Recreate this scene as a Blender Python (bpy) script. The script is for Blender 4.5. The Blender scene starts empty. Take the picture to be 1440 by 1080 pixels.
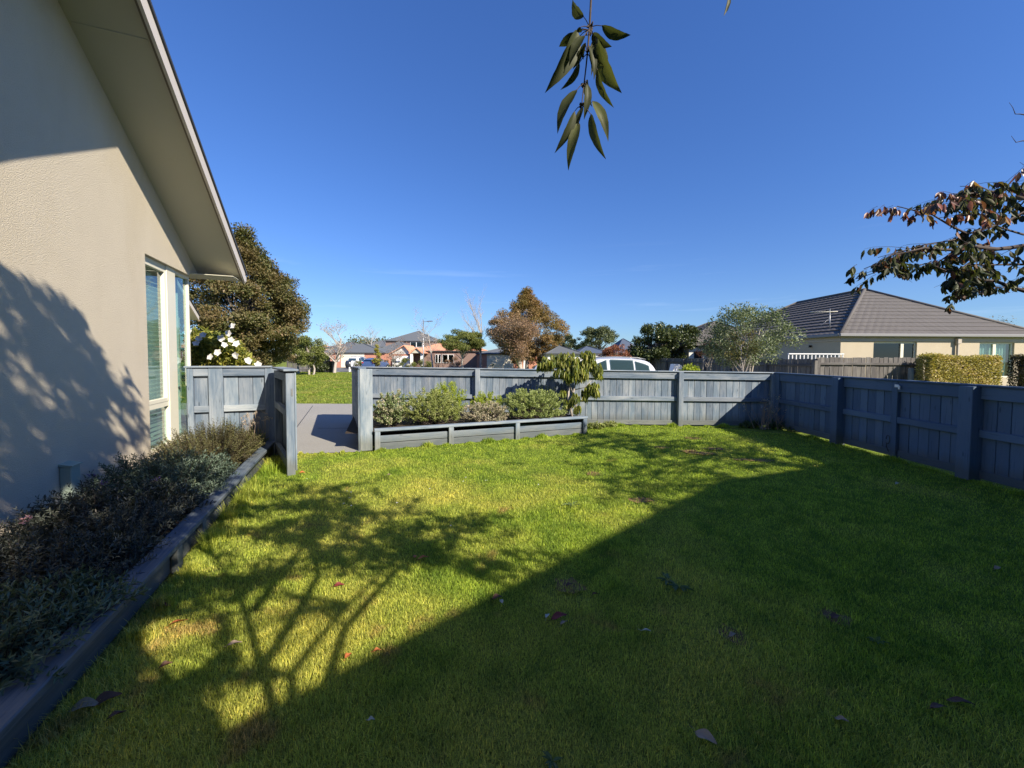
import bpy, math, random
import numpy as np
from mathutils import Vector, Matrix
random.seed(7); rng=np.random.default_rng(11)
R=math.radians
sc=bpy.context.scene
COL=sc.collection
# ---------------------------------------------------------------- camera
F=560.0; PITCH=math.atan(0.0383); ROLL=0.005; SHY=-15.6/1440
camd=bpy.data.cameras.new('camera'); cam=bpy.data.objects.new('camera',camd); COL.objects.link(cam)
camd.sensor_width=36; camd.lens=F/1440*36; camd.shift_y=SHY; camd.clip_start=0.05; camd.clip_end=2000
EYE=Vector((0,0,1.6))
CM=Matrix.Rotation(math.pi/2-PITCH,4,'X')@Matrix.Rotation(ROLL,4,'Z')
cam.matrix_world=Matrix.Translation(EYE)@CM
sc.camera=cam
CM3=CM.to_3x3(); CMI=np.array(CM3.inverted())
def ray(x,y): return CM3@Vector(((x-720)/F,(540-y)/F+SHY*1440/F,-1))
def G(x,y,z=0.0):
    d=ray(x,y); t=(z-EYE.z)/d.z; return EYE+d*t
def atY(x,y,Y):
    d=ray(x,y); return EYE+d*(Y/d.y)
def topix(P):
    P=np.asarray(P,float)-np.array(EYE); q=P@CMI.T; dz=-q[...,2]
    dzs=np.where(dz>1e-3,dz,1e-3)
    x=720+F*q[...,0]/dzs; y=540-F*(q[...,1]/dzs)+SHY*1440
    ok=dz>1e-3
    return np.where(ok,x,-9e9),np.where(ok,y,-9e9)
def inframe(P,m=12):
    x,y=topix(P); return (x>-m)&(x<1440+m)&(y>-m)&(y<1080+m)
# ---------------------------------------------------------------- tagging
def tag(o,label=None,cat=None,group=None,kind=None):
    if label: o['label']=label
    if cat: o['category']=cat
    if group: o['group']=group
    if kind: o['kind']=kind
    return o
def thing(name,loc,label,cat,group=None,rz=0.0):
    o=bpy.data.objects.new(name,None); COL.objects.link(o); o.empty_display_size=.2
    o.location=loc; o.rotation_euler=(0,0,rz)
    tag(o,label,cat,group); return o
def wm(o):
    m=Matrix.Translation(o.location)@o.rotation_euler.to_matrix().to_4x4()
    return wm(o.parent)@m if o.parent else m
def link(name,me,mat,parent=None):
    """mesh given in world coordinates; stored relative to its parent"""
    o=bpy.data.objects.new(name,me); COL.objects.link(o)
    for m in (mat if isinstance(mat,(list,tuple)) else [mat]): me.materials.append(m)
    if parent:
        me.transform(wm(parent).inverted()); o.parent=parent
    return o
def npmesh(name,V,T,attrs=None,smooth=False,Q=None):
    me=bpy.data.meshes.new(name)
    V=np.asarray(V,np.float32).reshape(-1,3); T=np.asarray(T,np.int32).reshape(-1,3)
    nq=0 if Q is None else len(Q)
    me.vertices.add(len(V)); me.vertices.foreach_set('co',V.ravel())
    lv=T.ravel(); ls=np.arange(len(T),dtype=np.int32)*3
    if nq:
        Q=np.asarray(Q,np.int32); ls=np.concatenate([ls,len(lv)+np.arange(nq,dtype=np.int32)*4]); lv=np.concatenate([lv,Q.ravel()])
    me.loops.add(len(lv)); me.loops.foreach_set('vertex_index',lv.astype(np.int32))
    me.polygons.add(len(ls)); me.polygons.foreach_set('loop_start',ls.astype(np.int32))
    if smooth: me.polygons.foreach_set('use_smooth',np.ones(len(ls),bool))
    for k,v in (attrs or {}).items():
        v=np.asarray(v,np.float32)
        if v.ndim==1: me.attributes.new(k,'FLOAT','POINT').data.foreach_set('value',v)
        else: me.attributes.new(k,'FLOAT_VECTOR','POINT').data.foreach_set('vector',v.ravel())
    me.update(calc_edges=True); me.validate(); return me
# ---------------------------------------------------------------- mesh builder
class MB:
    def __init__(s): s.v=[]; s.f=[]; s.g=[]; s.r=[]; s.sm=[]
    def add(s,vs,fs,gc=None,rv=None,smooth=False):
        n=len(s.v); rv=random.random() if rv is None else rv
        s.v+= [Vector(p) for p in vs]; s.f+=[tuple(n+i for i in f) for f in fs]
        s.g+= [Vector(p) for p in (gc or vs)]; s.r+=[rv]*len(vs); s.sm+=[smooth]*len(fs)
    def box(s,o,ax,ay,az,bev=.004,rv=None):
        """box with corner o and edge vectors; bevelled edges; grain runs along the longest edge"""
        o,ax,ay,az=Vector(o),Vector(ax),Vector(ay),Vector(az)
        if ax.cross(ay).dot(az)<0: o=o+ax; ax=-ax
        L=[ax.length,ay.length,az.length]; u=[ax/L[0],ay/L[1],az/L[2]]
        b=min(bev,min(L)*.3)
        order=sorted(range(3),key=lambda i:-L[i]); off=Vector((random.random()*40,random.random()*40,random.random()*40))
        vs=[];gc=[];idx={}
        for i in range(3):
            for sx in (0,1):
                for sy in (0,1):
                    for sz in (0,1):
                        q=[sx,sy,sz]; c=[]
                        for k in range(3):
                            e=0 if k==i else b
                            c.append(L[k]-e if q[k] else e)
                        idx[(i,sx,sy,sz)]=len(vs)
                        vs.append(o+u[0]*c[0]+u[1]*c[1]+u[2]*c[2])
                        gc.append(Vector((c[order[0]],c[order[1]],c[order[2]]))+off)
        fs=[]
        def corner(i,a,b_,c,d): return idx[(i,a,b_,c)]
        # main faces
        for i in range(3):
            for q in (0,1):
                j,k=(i+1)%3,(i+2)%3
                ring=[]
                for (a,c) in ((0,0),(1,0),(1,1),(0,1)):
                    t=[0,0,0]; t[i]=q; t[j]=a; t[k]=c; ring.append(idx[(i,*t)])
                fs.append(tuple(ring if q else ring[::-1]))
        # edge bevels
        for i in range(3):
            j,k=(i+1)%3,(i+2)%3
            for a in (0,1):
                for c in (0,1):
                    t0=[0,0,0]; t0[j]=a; t0[k]=c; t1=list(t0); t1[i]=1
                    r=[idx[(j,*t0)],idx[(j,*t1)],idx[(k,*t1)],idx[(k,*t0)]]
                    fs.append(tuple(r if (a==c) else r[::-1]))
        for sx in (0,1):
            for sy in (0,1):
                for sz in (0,1):
                    r=[idx[(i,sx,sy,sz)] for i in range(3)]
                    fs.append(tuple(r if (sx+sy+sz)%2 else r[::-1]))
        s.add(vs,fs,gc,rv)
    def bar(s,a,b,w,h,up=(0,0,1),bev=.004,rv=None):
        """beam from a to b, centred, width w, height h along up"""
        a,b=Vector(a),Vector(b); d=(b-a); up=Vector(up); sd=d.cross(up).normalized(); upn=sd.cross(d).normalized()
        s.box(a-sd*w/2-upn*h/2,d,sd*w,upn*h,bev,rv)
    def tube(s,pts,rad,n=8,caps=True,smooth=True,rv=None):
        pts=[Vector(p) for p in pts]
        if not hasattr(rad,'__len__'): rad=[rad]*len(pts)
        vs=[];fs=[];gc=[]; acc=0
        ref=Vector((.31,.17,.93)).normalized(); off=random.random()*30
        for i,p in enumerate(pts):
            d=(pts[min(i+1,len(pts)-1)]-pts[max(i-1,0)])
            if d.length<1e-6: d=Vector((0,0,1))
            d.normalize(); a=d.cross(ref)
            if a.length<.05: a=d.cross(Vector((1,0,0)))
            a.normalize(); b=d.cross(a)
            if i: acc+=(p-pts[i-1]).length
            for k in range(n):
                t=2*math.pi*k/n; vs.append(p+(a*math.cos(t)+b*math.sin(t))*rad[i]); gc.append(Vector((acc+off,math.cos(t)*rad[i],math.sin(t)*rad[i])))
        for i in range(len(pts)-1):
            for k in range(n):
                k2=(k+1)%n; fs.append((i*n+k,i*n+k2,(i+1)*n+k2,(i+1)*n+k))
        if caps: fs.append(tuple(range(n))[::-1]); fs.append(tuple((len(pts)-1)*n+k for k in range(n)))
        s.add(vs,fs,gc,rv,smooth)
    def poly(s,pts,rv=None): s.add(pts,[tuple(range(len(pts)))],None,rv)
    def prism(s,pts,ext,rv=None):
        """extrude a planar polygon by the vector ext"""
        n=len(pts); e=Vector(ext); P=[Vector(p) for p in pts]
        nm=Vector((0,0,0))
        for i in range(n): nm+=P[i].cross(P[(i+1)%n])
        if nm.dot(e)>0: P=P[::-1]
        Q=[p+e for p in P]
        fs=[tuple(range(n)),tuple(range(n,2*n))[::-1]]+[((i+1)%n,i,n+i,n+(i+1)%n) for i in range(n)]
        s.add(P+Q,fs,None,rv)
    def build(s,name,mat,parent=None):
        me=bpy.data.meshes.new(name); me.from_pydata([tuple(p) for p in s.v],[],s.f)
        me.attributes.new('gc','FLOAT_VECTOR','POINT').data.foreach_set('vector',np.array([tuple(g) for g in s.g],np.float32).ravel())
        me.attributes.new('rv','FLOAT','POINT').data.foreach_set('value',np.array(s.r,np.float32))
        me.polygons.foreach_set('use_smooth',s.sm); me.update()
        return link(name,me,mat,parent)
# ---------------------------------------------------------------- materials
def newmat(name):
    m=bpy.data.materials.new(name); m.use_nodes=True; nt=m.node_tree
    return m,nt,nt.nodes['Principled BSDF'],nt.nodes['Material Output']
def nd(nt,t,ins=None,**kw):
    n=nt.nodes.new(t)
    for k,v in kw.items(): setattr(n,k,v)
    for k,v in (ins or {}).items():
        if hasattr(v,'is_output') or isinstance(v,bpy.types.NodeSocket): nt.links.new(v,n.inputs[k])
        else: n.inputs[k].default_value=v
    return n
def ramp(nt,fac,stops,interp='LINEAR'):
    n=nd(nt,'ShaderNodeValToRGB',{0:fac}); cr=n.color_ramp; cr.interpolation=interp
    while len(cr.elements)<len(stops): cr.elements.new(.5)
    for e,(p,c) in zip(cr.elements,stops): e.position=p; e.color=(*c,1) if len(c)==3 else c
    return n.outputs[0]
def mixc(nt,f,a,b,mode='MIX'):
    n=nt.nodes.new('ShaderNodeMix'); n.data_type='RGBA'; n.blend_type=mode
    for i,v in ((0,f),(6,a),(7,b)):
        if isinstance(v,bpy.types.NodeSocket): nt.links.new(v,n.inputs[i])
        else: n.inputs[i].default_value=v if i==0 else ((*v,1) if len(v)==3 else v)
    return n.outputs[2]
def noise(nt,vec,scale,detail=4,rough=.55,out=0):
    ins={'Scale':scale,'Detail':detail,'Roughness':rough}
    if vec is not None: ins['Vector']=vec
    return nd(nt,'ShaderNodeTexNoise',ins).outputs[out]
def mapping(nt,vec,scale=(1,1,1),loc=(0,0,0)):
    return nd(nt,'ShaderNodeMapping',{'Vector':vec,'Scale':scale,'Location':loc}).outputs[0]
def attr(nt,name,out='Fac'): return nd(nt,'ShaderNodeAttribute',attribute_name=name).outputs[out]
def pos(nt): return nd(nt,'ShaderNodeNewGeometry').outputs['Position']
def bump(nt,b,h,strength=.3,dist=.01):
    n=nd(nt,'ShaderNodeBump',{'Height':h,'Strength':strength,'Distance':dist}); nt.links.new(n.outputs[0],b.inputs['Normal'])
def lk(nt,a,b): nt.links.new(a,b)
def mathn(nt,op,a,b=0.5): 
    return nd(nt,'ShaderNodeMath',{0:a,1:b},operation=op).outputs[0]

def wood(name,base,worn,dark,rough=.75,wornamt=.5):
    m,nt,b,o=newmat(name); g=attr(nt,'gc','Vector'); rv=attr(nt,'rv')
    st=noise(nt,mapping(nt,g,(3,60,60)),1.0,5,.6)
    bl=noise(nt,mapping(nt,g,(1.3,5,5)),1.0,4,.6)
    fine=noise(nt,mapping(nt,g,(8,190,190)),1.0,3,.6)
    c=mixc(nt,ramp(nt,bl,[(.42,(0,0,0)),(.72,(1,1,1))]),base,worn)
    c=mixc(nt,ramp(nt,st,[(.5,(0,0,0)),(.72,(wornamt,)*3)]),c,worn)
    c=mixc(nt,ramp(nt,st,[(.28,(.75,)*3),(.42,(0,0,0))]),c,dark)
    # knots
    vor=nd(nt,'ShaderNodeTexVoronoi',{'Vector':mapping(nt,g,(2.2,9,9)),'Scale':1.0,'Randomness':1.0}).outputs['Distance']
    c=mixc(nt,ramp(nt,vor,[(.05,(.8,)*3),(.11,(0,0,0))]),c,dark)
    zz=nd(nt,'ShaderNodeSeparateXYZ',{0:pos(nt)}).outputs[2]; mud=mathn(nt,'MULTIPLY',ramp(nt,mathn(nt,'ADD',zz,mathn(nt,'MULTIPLY',bl,-.25)),[(.0,(1,1,1)),(.16,(0,0,0))]),.55)
    c=mixc(nt,mud,c,(.10,.095,.06))
    tint=ramp(nt,rv,[(0,(.72,.74,.78)),(1,(1.14,1.14,1.12))])
    c=mixc(nt,1.0,c,tint,'MULTIPLY')
    lk(nt,c,b.inputs['Base Color']); b.inputs['Roughness'].default_value=rough; b.inputs['Specular IOR Level'].default_value=.25
    bump(nt,b,mixc(nt,.5,st,fine),.35,.004)
    return m
def leafmat(name,stops,trans=.3,rough=.5,spec=.35,clump=None,cs=1.2,tint=(1.25,1.3,.6)):
    m,nt,b,o=newmat(name); rv=attr(nt,'rv')
    c=ramp(nt,rv,stops)
    if clump:
        nz=noise(nt,pos(nt),cs,3,.5); c=mixc(nt,ramp(nt,nz,[(.42,(0,0,0)),(.62,(1,1,1))]),c,mixc(nt,.6,c,clump))
    lk(nt,c,b.inputs['Base Color']); b.inputs['Roughness'].default_value=rough; b.inputs['Specular IOR Level'].default_value=spec
    tr=nd(nt,'ShaderNodeBsdfTranslucent',{'Color':mixc(nt,1.0,c,tint,'MULTIPLY')})
    mx=nd(nt,'ShaderNodeMixShader',{0:trans,1:b.outputs[0],2:tr.outputs[0]}); lk(nt,mx.outputs[0],o.inputs['Surface'])
    return m
def plain(name,col,rough=.6,nscale=8,var=.12,bs=.15,bd=.005,metal=0,spec=.3,bscale=None,dirt=None):
    m,nt,b,o=newmat(name); p=pos(nt)
    n1=noise(nt,p,nscale,5,.6); lo=tuple(x*(1-var) for x in col); hi=tuple(min(1,x*(1+var)) for x in col)
    c=mixc(nt,n1,lo,hi)
    if dirt:
        n2=noise(nt,mapping(nt,p,(1.5,1.5,.5)),1.0,5,.65); c=mixc(nt,ramp(nt,n2,[(.5,(0,0,0)),(.75,(dirt[1],)*3)]),c,dirt[0])
    lk(nt,c,b.inputs['Base Color']); b.inputs['Roughness'].default_value=rough; b.inputs['Metallic'].default_value=metal
    b.inputs['Specular IOR Level'].default_value=spec
    if bs: bump(nt,b,noise(nt,p,bscale or nscale*6,4,.6),bs,bd)
    return m
M={}
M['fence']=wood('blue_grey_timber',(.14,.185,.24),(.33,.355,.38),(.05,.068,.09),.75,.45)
M['fence_shade']=wood('shaded_blue_timber',(.10,.155,.235),(.125,.175,.25),(.045,.07,.11),.7,.25)  # same timber as the street fence, with shade put into a darker, bluer colour
M['planter']=wood('worn_planter_timber',(.12,.16,.21),(.25,.27,.28),(.05,.065,.09),.7,.9)
M['oldwood']=wood('weathered_timber',(.11,.10,.095),(.22,.205,.19),(.02,.02,.022),.85,.6)
M['stucco']=plain('cream_plaster',(.62,.545,.425),.9,3,.05,1.0,.009,bscale=130,dirt=((.50,.41,.27),.3))
M['soffit']=plain('soffit_sheet',(.50,.48,.39),.7,1.5,.05,.08,.002,bscale=60)
M['barge']=plain('barge_board_paint',(.62,.56,.50),.55,4,.05,.05,.002)
M['dark_brown']=plain('brown_door_and_shadow_gap',(.16,.135,.10),.6,4,.1,.05,.002)
M['roofdark']=plain('dark_roof_metal',(.055,.058,.062),.55,6,.15,.1,.003)
M['frame']=plain('cream_window_frame',(.74,.70,.56),.35,2,.03,.02,.001,spec=.5)
M['blind']=plain('white_blind',(.72,.72,.66),.6,2,.04,.02,.001)
M['interior']=plain('room_paint',(.30,.29,.26),.8,2,.04,0)
M['soil']=plain('bark_mulch',(.055,.040,.028),.95,18,.5,.9,.03,bscale=45)
M['greenbox']=plain('grey_green_plastic',(.33,.40,.33),.5,3,.05,.05,.001)
M['white']=plain('white_paint',(.80,.80,.78),.4,3,.03,.03,.001)
M['black']=plain('black_plastic',(.02,.02,.022),.45,3,.1,.05,.001)
M['rubber']=plain('tyre_rubber',(.018,.018,.018),.85,10,.1,.2,.002)
M['rim']=plain('alloy_rim',(.45,.46,.48),.3,3,.03,0,metal=.9)
M['galv']=plain('galvanised_steel',(.30,.31,.32),.4,6,.1,.05,.001,metal=.7)
M['bark']=plain('grey_bark',(.17,.145,.125),.9,6,.3,.8,.012,bscale=30)
M['palebark']=plain('pale_bark',(.38,.34,.30),.85,7,.25,.5,.01,bscale=25)
M['darkbark']=plain('dark_bark',(.07,.055,.05),.85,10,.3,.6,.004,bscale=60)
M['twig']=plain('dry_stalk',(.33,.25,.19),.9,10,.3,0)
M['cream_wall']=plain('cream_rendered_wall',(.47,.405,.30),.9,3,.06,.4,.006,bscale=90,dirt=((.40,.33,.24),.25))
M['taupe']=plain('taupe_fascia',(.46,.40,.33),.6,3,.04,.05,.001)
M['whitewall']=plain('white_rendered_wall',(.70,.69,.66),.9,2,.05,.1,.004)
M['creamdoor']=plain('cream_garage_door',(.78,.72,.56),.55,2,.03,.05,.002)
M['gutter']=plain('grey_gutter',(.24,.235,.23),.45,3,.05,.03,.001)
M['asphalt']=plain('asphalt',(.14,.14,.14),.95,2,.15,.4,.01,bscale=60)
M['concrete_kerb']=plain('kerb_concrete',(.36,.35,.33),.9,3,.1,.3,.005)
M['pinkpetal']=plain('pink_petal',(.62,.33,.32),.6,8,.1,0)
M['purplepetal']=plain('purple_petal',(.24,.12,.34),.6,8,.1,0)
def roofmat(name,a,bcol,rough=.75,sc_=3):
    m,nt,b,o=newmat(name); p=pos(nt); n=noise(nt,p,sc_,5,.6); n2=noise(nt,p,45,3,.6)
    c=mixc(nt,n,a,bcol); c=mixc(nt,mathn(nt,'MULTIPLY',n2,.35),c,tuple(x*1.7 for x in bcol))
    lk(nt,c,b.inputs['Base Color']); b.inputs['Roughness'].default_value=rough; b.inputs['Specular IOR Level'].default_value=.3
    bump(nt,b,n2,.3,.004); return m
M['tile_grey']=roofmat('grey_brown_roof_tile',(.070,.064,.059),(.115,.105,.097))
M['tile_slate']=roofmat('slate_roof_tile',(.075,.085,.095),(.12,.13,.14))
M['tile_dark']=roofmat('charcoal_roof_tile',(.05,.055,.065),(.085,.09,.10))
M['tile_blue']=roofmat('blue_grey_roof',(.055,.075,.11),(.08,.10,.14))
M['tile_orange']=roofmat('terracotta_roof_tile',(.50,.22,.13),(.62,.31,.19))
def brick(name,c1,c2,mortar):
    m,nt,b,o=newmat(name); p=pos(nt)
    # vertical walls: use x+y as the running coordinate
    sp=nd(nt,'ShaderNodeSeparateXYZ',{0:p}); s=mathn(nt,'ADD',sp.outputs[0],sp.outputs[1])
    v=nd(nt,'ShaderNodeCombineXYZ',{0:s,1:sp.outputs[2]}).outputs[0]
    br=nd(nt,'ShaderNodeTexBrick',{'Vector':v,'Color1':(*c1,1),'Color2':(*c2,1),'Mortar':(*mortar,1),'Scale':4.2,'Mortar Size':.015})
    c=mixc(nt,mathn(nt,'MULTIPLY',noise(nt,p,2,4),.4),br.outputs[0],c1)
    lk(nt,c,b.inputs['Base Color']); b.inputs['Roughness'].default_value=.9; return m
M['brick_orange']=brick('orange_brick',(.50,.20,.12),(.40,.15,.09),(.5,.45,.4))
M['brick_brown']=brick('brown_brick',(.20,.12,.10),(.27,.17,.14),(.33,.30,.27))
def glass(name,tint=(.8,.9,.9),refl=.35,rough=.02):
    m,nt,b,o=newmat(name)
    nt.nodes.remove(b)
    t=nd(nt,'ShaderNodeBsdfTransparent',{'Color':(*tint,1)}); g=nd(nt,'ShaderNodeBsdfGlossy',{'Color':(.9,.95,1,1),'Roughness':rough})
    fr=nd(nt,'ShaderNodeFresnel',{'IOR':1.5}).outputs[0]
    f=nd(nt,'ShaderNodeMath',{0:fr,1:refl},operation='ADD',use_clamp=True).outputs[0]
    bf=nd(nt,'ShaderNodeNewGeometry').outputs['Backfacing']; f=mathn(nt,'MULTIPLY',f,mathn(nt,'SUBTRACT',1.0,bf))
    mx=nd(nt,'ShaderNodeMixShader',{0:f,1:t.outputs[0],2:g.outputs[0]}); lk(nt,mx.outputs[0],o.inputs['Surface']); return m
M['glass']=glass('window_glass',(.74,.86,.84),.10)
M['carglass']=glass('car_glass',(.22,.30,.32),.12)
M['darkglass']=glass('dark_window_glass',(.25,.28,.28),.02)
def paint(name,col,rough=.25):
    m,nt,b,o=newmat(name); b.inputs['Base Color'].default_value=(*col,1); b.inputs['Roughness'].default_value=rough
    b.inputs['Coat Weight'].default_value=.6; b.inputs['Coat Roughness'].default_value=.08
    n=noise(nt,pos(nt),300,2); bump(nt,b,n,.02,.0005); return m
M['carwhite']=paint('white_car_paint',(.60,.60,.61)); M['cardark']=paint('charcoal_car_paint',(.035,.04,.05)); M['carblue']=paint('blue_car_paint',(.06,.10,.22)); M['carred']=paint('red_lamp_plastic',(.4,.02,.02))
# grass: object-space patches of green, yellow-green and thatch
def grass_color(nt,rvamt=True,far=False):
    p=pos(nt)
    n1=noise(nt,p,1.1,4,.6); n2=noise(nt,p,4.5,4,.65); n3=noise(nt,mapping(nt,p,(1,1,1),(31,7,0)),.55,3,.5)
    g1=(.175,.27,.035); g2=(.39,.49,.066); y=(.60,.56,.14); br=(.44,.30,.12)
    if far: g1=(.14,.22,.03); g2=(.26,.32,.05); y=(.35,.33,.09)
    c=mixc(nt,ramp(nt,n2,[(.35,(0,0,0)),(.68,(1,1,1))]),g1,g2)
    sp=nd(nt,'ShaderNodeSeparateXYZ',{0:p})
    # thatch is commoner on the near, left half of this lawn
    bias=nd(nt,'ShaderNodeMapRange',{'Value':mathn(nt,'ADD',sp.outputs[1],mathn(nt,'MULTIPLY',sp.outputs[0],.8)),'From Min':0.5,'From Max':6.5,'To Min':.13,'To Max':-.08}).outputs[0]
    mixn=mathn(nt,'ADD',mathn(nt,'ADD',mathn(nt,'MULTIPLY',n1,.55),mathn(nt,'MULTIPLY',n3,.45)),bias if not far else 0.0)
    c=mixc(nt,ramp(nt,mixn,[(.46,(0,0,0)),(.66,(.85,)*3)]),c,y)
    n4=noise(nt,mapping(nt,p,(1,1,1),(3,17,0)),2.3,4,.65)
    c=mixc(nt,ramp(nt,mathn(nt,'ADD',n4,mathn(nt,'MULTIPLY',bias,.5)) if not far else n4,[(.62,(0,0,0)),(.72,(.75,)*3)]),c,br)
    if rvamt:
        rv=attr(nt,'rv'); c=mixc(nt,1.0,c,ramp(nt,rv,[(0,(.42,.48,.4)),(.45,(.95,.97,.95)),(.88,(1.45,1.4,1.3)),(1,(2.1,1.8,2.0))]),'MULTIPLY')
    return c
def grassmat(name,far=False,trans=.42):
    m,nt,b,o=newmat(name); c=grass_color(nt,True,far)
    lk(nt,c,b.inputs['Base Color']); b.inputs['Roughness'].default_value=.55; b.inputs['Specular IOR Level'].default_value=.25
    tr=nd(nt,'ShaderNodeBsdfTranslucent',{'Color':mixc(nt,1.0,c,(1.5,1.45,.7),'MULTIPLY')})
    mx=nd(nt,'ShaderNodeMixShader',{0:trans,1:b.outputs[0],2:tr.outputs[0]}); lk(nt,mx.outputs[0],o.inputs['Surface']); return m
M['blade']=grassmat('grass_blades'); M['blade_far']=grassmat('verge_grass_blades',True)
def turf(name,far=False):
    m,nt,b,o=newmat(name); c=grass_color(nt,False,far); p=pos(nt)
    n=noise(nt,p,60,4,.7); c=mixc(nt,ramp(nt,n,[(.35,(.8,)*3),(.6,(0,0,0))]),c,(.035,.035,.014))
    c=mixc(nt,.0 if far else .25,c,(.06,.05,.02))
    lk(nt,c,b.inputs['Base Color']); b.inputs['Roughness'].default_value=.95; b.inputs['Specular IOR Level'].default_value=.1
    bump(nt,b,noise(nt,p,25,6,.75),.8,.04); return m
M['turf']=turf('lawn_turf'); M['turf_far']=turf('verge_turf',True)
def concrete():
    m,nt,b,o=newmat('driveway_concrete'); p=pos(nt)
    n=noise(nt,p,120,3,.7); n2=noise(nt,p,.8,4,.6)
    c=mixc(nt,n2,(.28,.27,.245),(.36,.345,.315)); c=mixc(nt,ramp(nt,n,[(.35,(.7,)*3),(.6,(0,0,0))]),c,(.15,.145,.135))
    lk(nt,c,b.inputs['Base Color']); b.inputs['Roughness'].default_value=.9; bump(nt,b,n,.4,.003); return m
M['concrete']=concrete()
M['dirt']=plain('bare_dirt',(.20,.115,.055),.95,9,.3,.8,.02,bscale=40)
# foliage
M['hebe_red']=leafmat('bronze_hebe_leaf',[(0,(.05,.032,.024)),(.4,(.085,.070,.032)),(.75,(.13,.135,.05)),(1,(.24,.22,.08))],.2)
M['hebe_grey']=leafmat('grey_green_hebe_leaf',[(0,(.05,.075,.05)),(.5,(.11,.155,.11)),(.9,(.20,.25,.18)),(1,(.26,.26,.10))],.2)
M['hebe_dark']=leafmat('purple_green_hebe_leaf',[(0,(.032,.036,.032)),(.5,(.07,.082,.065)),(.85,(.14,.145,.12)),(1,(.22,.19,.17))],.15)
M['hebe_pale']=leafmat('pale_green_hebe_leaf',[(0,(.07,.11,.07)),(.6,(.14,.19,.12)),(1,(.28,.31,.20))],.2)
M['shrub_olive']=leafmat('olive_shrub_leaf',[(0,(.11,.14,.04)),(.5,(.25,.29,.08)),(.85,(.40,.42,.16)),(1,(.46,.40,.24))],.25)
M['shrub_varieg']=leafmat('variegated_leaf',[(0,(.09,.14,.05)),(.5,(.20,.26,.10)),(.82,(.50,.44,.30)),(1,(.68,.52,.44))],.2)
M['shrub_lime']=leafmat('lime_shrub_leaf',[(0,(.16,.22,.025)),(.5,(.32,.39,.035)),(1,(.50,.54,.08))],.35)
M['shrub_pink']=leafmat('pinkish_leaf',[(0,(.16,.17,.10)),(.5,(.36,.33,.22)),(1,(.62,.50,.42))],.2)
M['shrub_dome']=leafmat('sage_dome_leaf',[(0,(.13,.17,.05)),(.5,(.29,.35,.11)),(1,(.48,.52,.22))],.25)
M['peach']=leafmat('drooping_green_leaf',[(0,(.12,.16,.04)),(.5,(.29,.33,.08)),(.9,(.50,.47,.15)),(1,(.55,.25,.06))],.45,.4,.4)
M['cherry']=leafmat('cherry_leaf',[(0,(.030,.034,.018)),(.5,(.060,.072,.030)),(.86,(.11,.12,.045)),(.95,(.13,.06,.04)),(1,(.22,.09,.06))],.30,.55,.28)
M['cherry_red']=leafmat('reddened_cherry_leaf',[(0,(.06,.05,.03)),(.4,(.22,.08,.055)),(.8,(.34,.13,.09)),(1,(.30,.22,.08))],.3,.4,.5)
M['beech']=leafmat('copper_green_leaf',[(0,(.050,.062,.022)),(.5,(.115,.125,.040)),(.8,(.19,.155,.065)),(1,(.34,.22,.13))],.28,clump=(.17,.11,.05),cs=.7)
M['autumn']=leafmat('golden_green_leaf',[(0,(.13,.09,.035)),(.5,(.27,.175,.07)),(1,(.42,.25,.11))],.3,clump=(.17,.15,.04),cs=.5)
M['mauve']=leafmat('mauve_brown_leaf',[(0,(.14,.09,.055)),(.5,(.26,.16,.10)),(1,(.40,.26,.15))],.25)
M['green']=leafmat('mid_green_leaf',[(0,(.07,.09,.025)),(.5,(.15,.18,.045)),(1,(.27,.27,.08))],.25)
M['dgreen']=leafmat('dark_green_leaf',[(0,(.025,.038,.016)),(.5,(.055,.075,.025)),(.85,(.12,.14,.045)),(1,(.24,.22,.10))],.2,.35,.5)
M['euca']=leafmat('grey_gum_leaf',[(0,(.06,.08,.045)),(.5,(.11,.135,.065)),(1,(.18,.19,.10))],.2)
M['silver']=leafmat('silvery_green_leaf',[(0,(.06,.085,.04)),(.5,(.14,.18,.085)),(.9,(.30,.34,.21)),(1,(.45,.47,.33))],.25)
M['redleaf']=leafmat('rust_red_leaf',[(0,(.15,.07,.035)),(.5,(.33,.13,.08)),(1,(.46,.22,.14))],.3)
M['hedge']=leafmat('golden_hedge_leaf',[(0,(.18,.17,.04)),(.5,(.46,.40,.10)),(.8,(.62,.50,.20)),(1,(.68,.50,.36))],.25)
M['hedge2']=leafmat('dull_hedge_leaf',[(0,(.04,.04,.02)),(.5,(.10,.09,.05)),(.9,(.20,.17,.12)),(1,(.30,.36,.08))],.2)
M['conif']=leafmat('yellow_conifer_leaf',[(0,(.19,.19,.03)),(.5,(.32,.30,.055)),(1,(.45,.40,.12))],.25)
M['reed']=leafmat('flowering_shrub_leaf',[(0,(.10,.14,.03)),(.5,(.28,.29,.05)),(1,(.50,.42,.10))],.3)
M['petal']=leafmat('white_petal',[(0,(.72,.70,.64)),(1,(.88,.87,.84))],.35,tint=(1,1,1))
M['weed']=leafmat('weed_leaf',[(0,(.05,.09,.03)),(1,(.15,.20,.07))],.25)
M['wood_far']=leafmat('woodland_leaf',[(0,(.04,.05,.022)),(.6,(.09,.10,.04)),(1,(.16,.15,.07))],.15)
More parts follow.
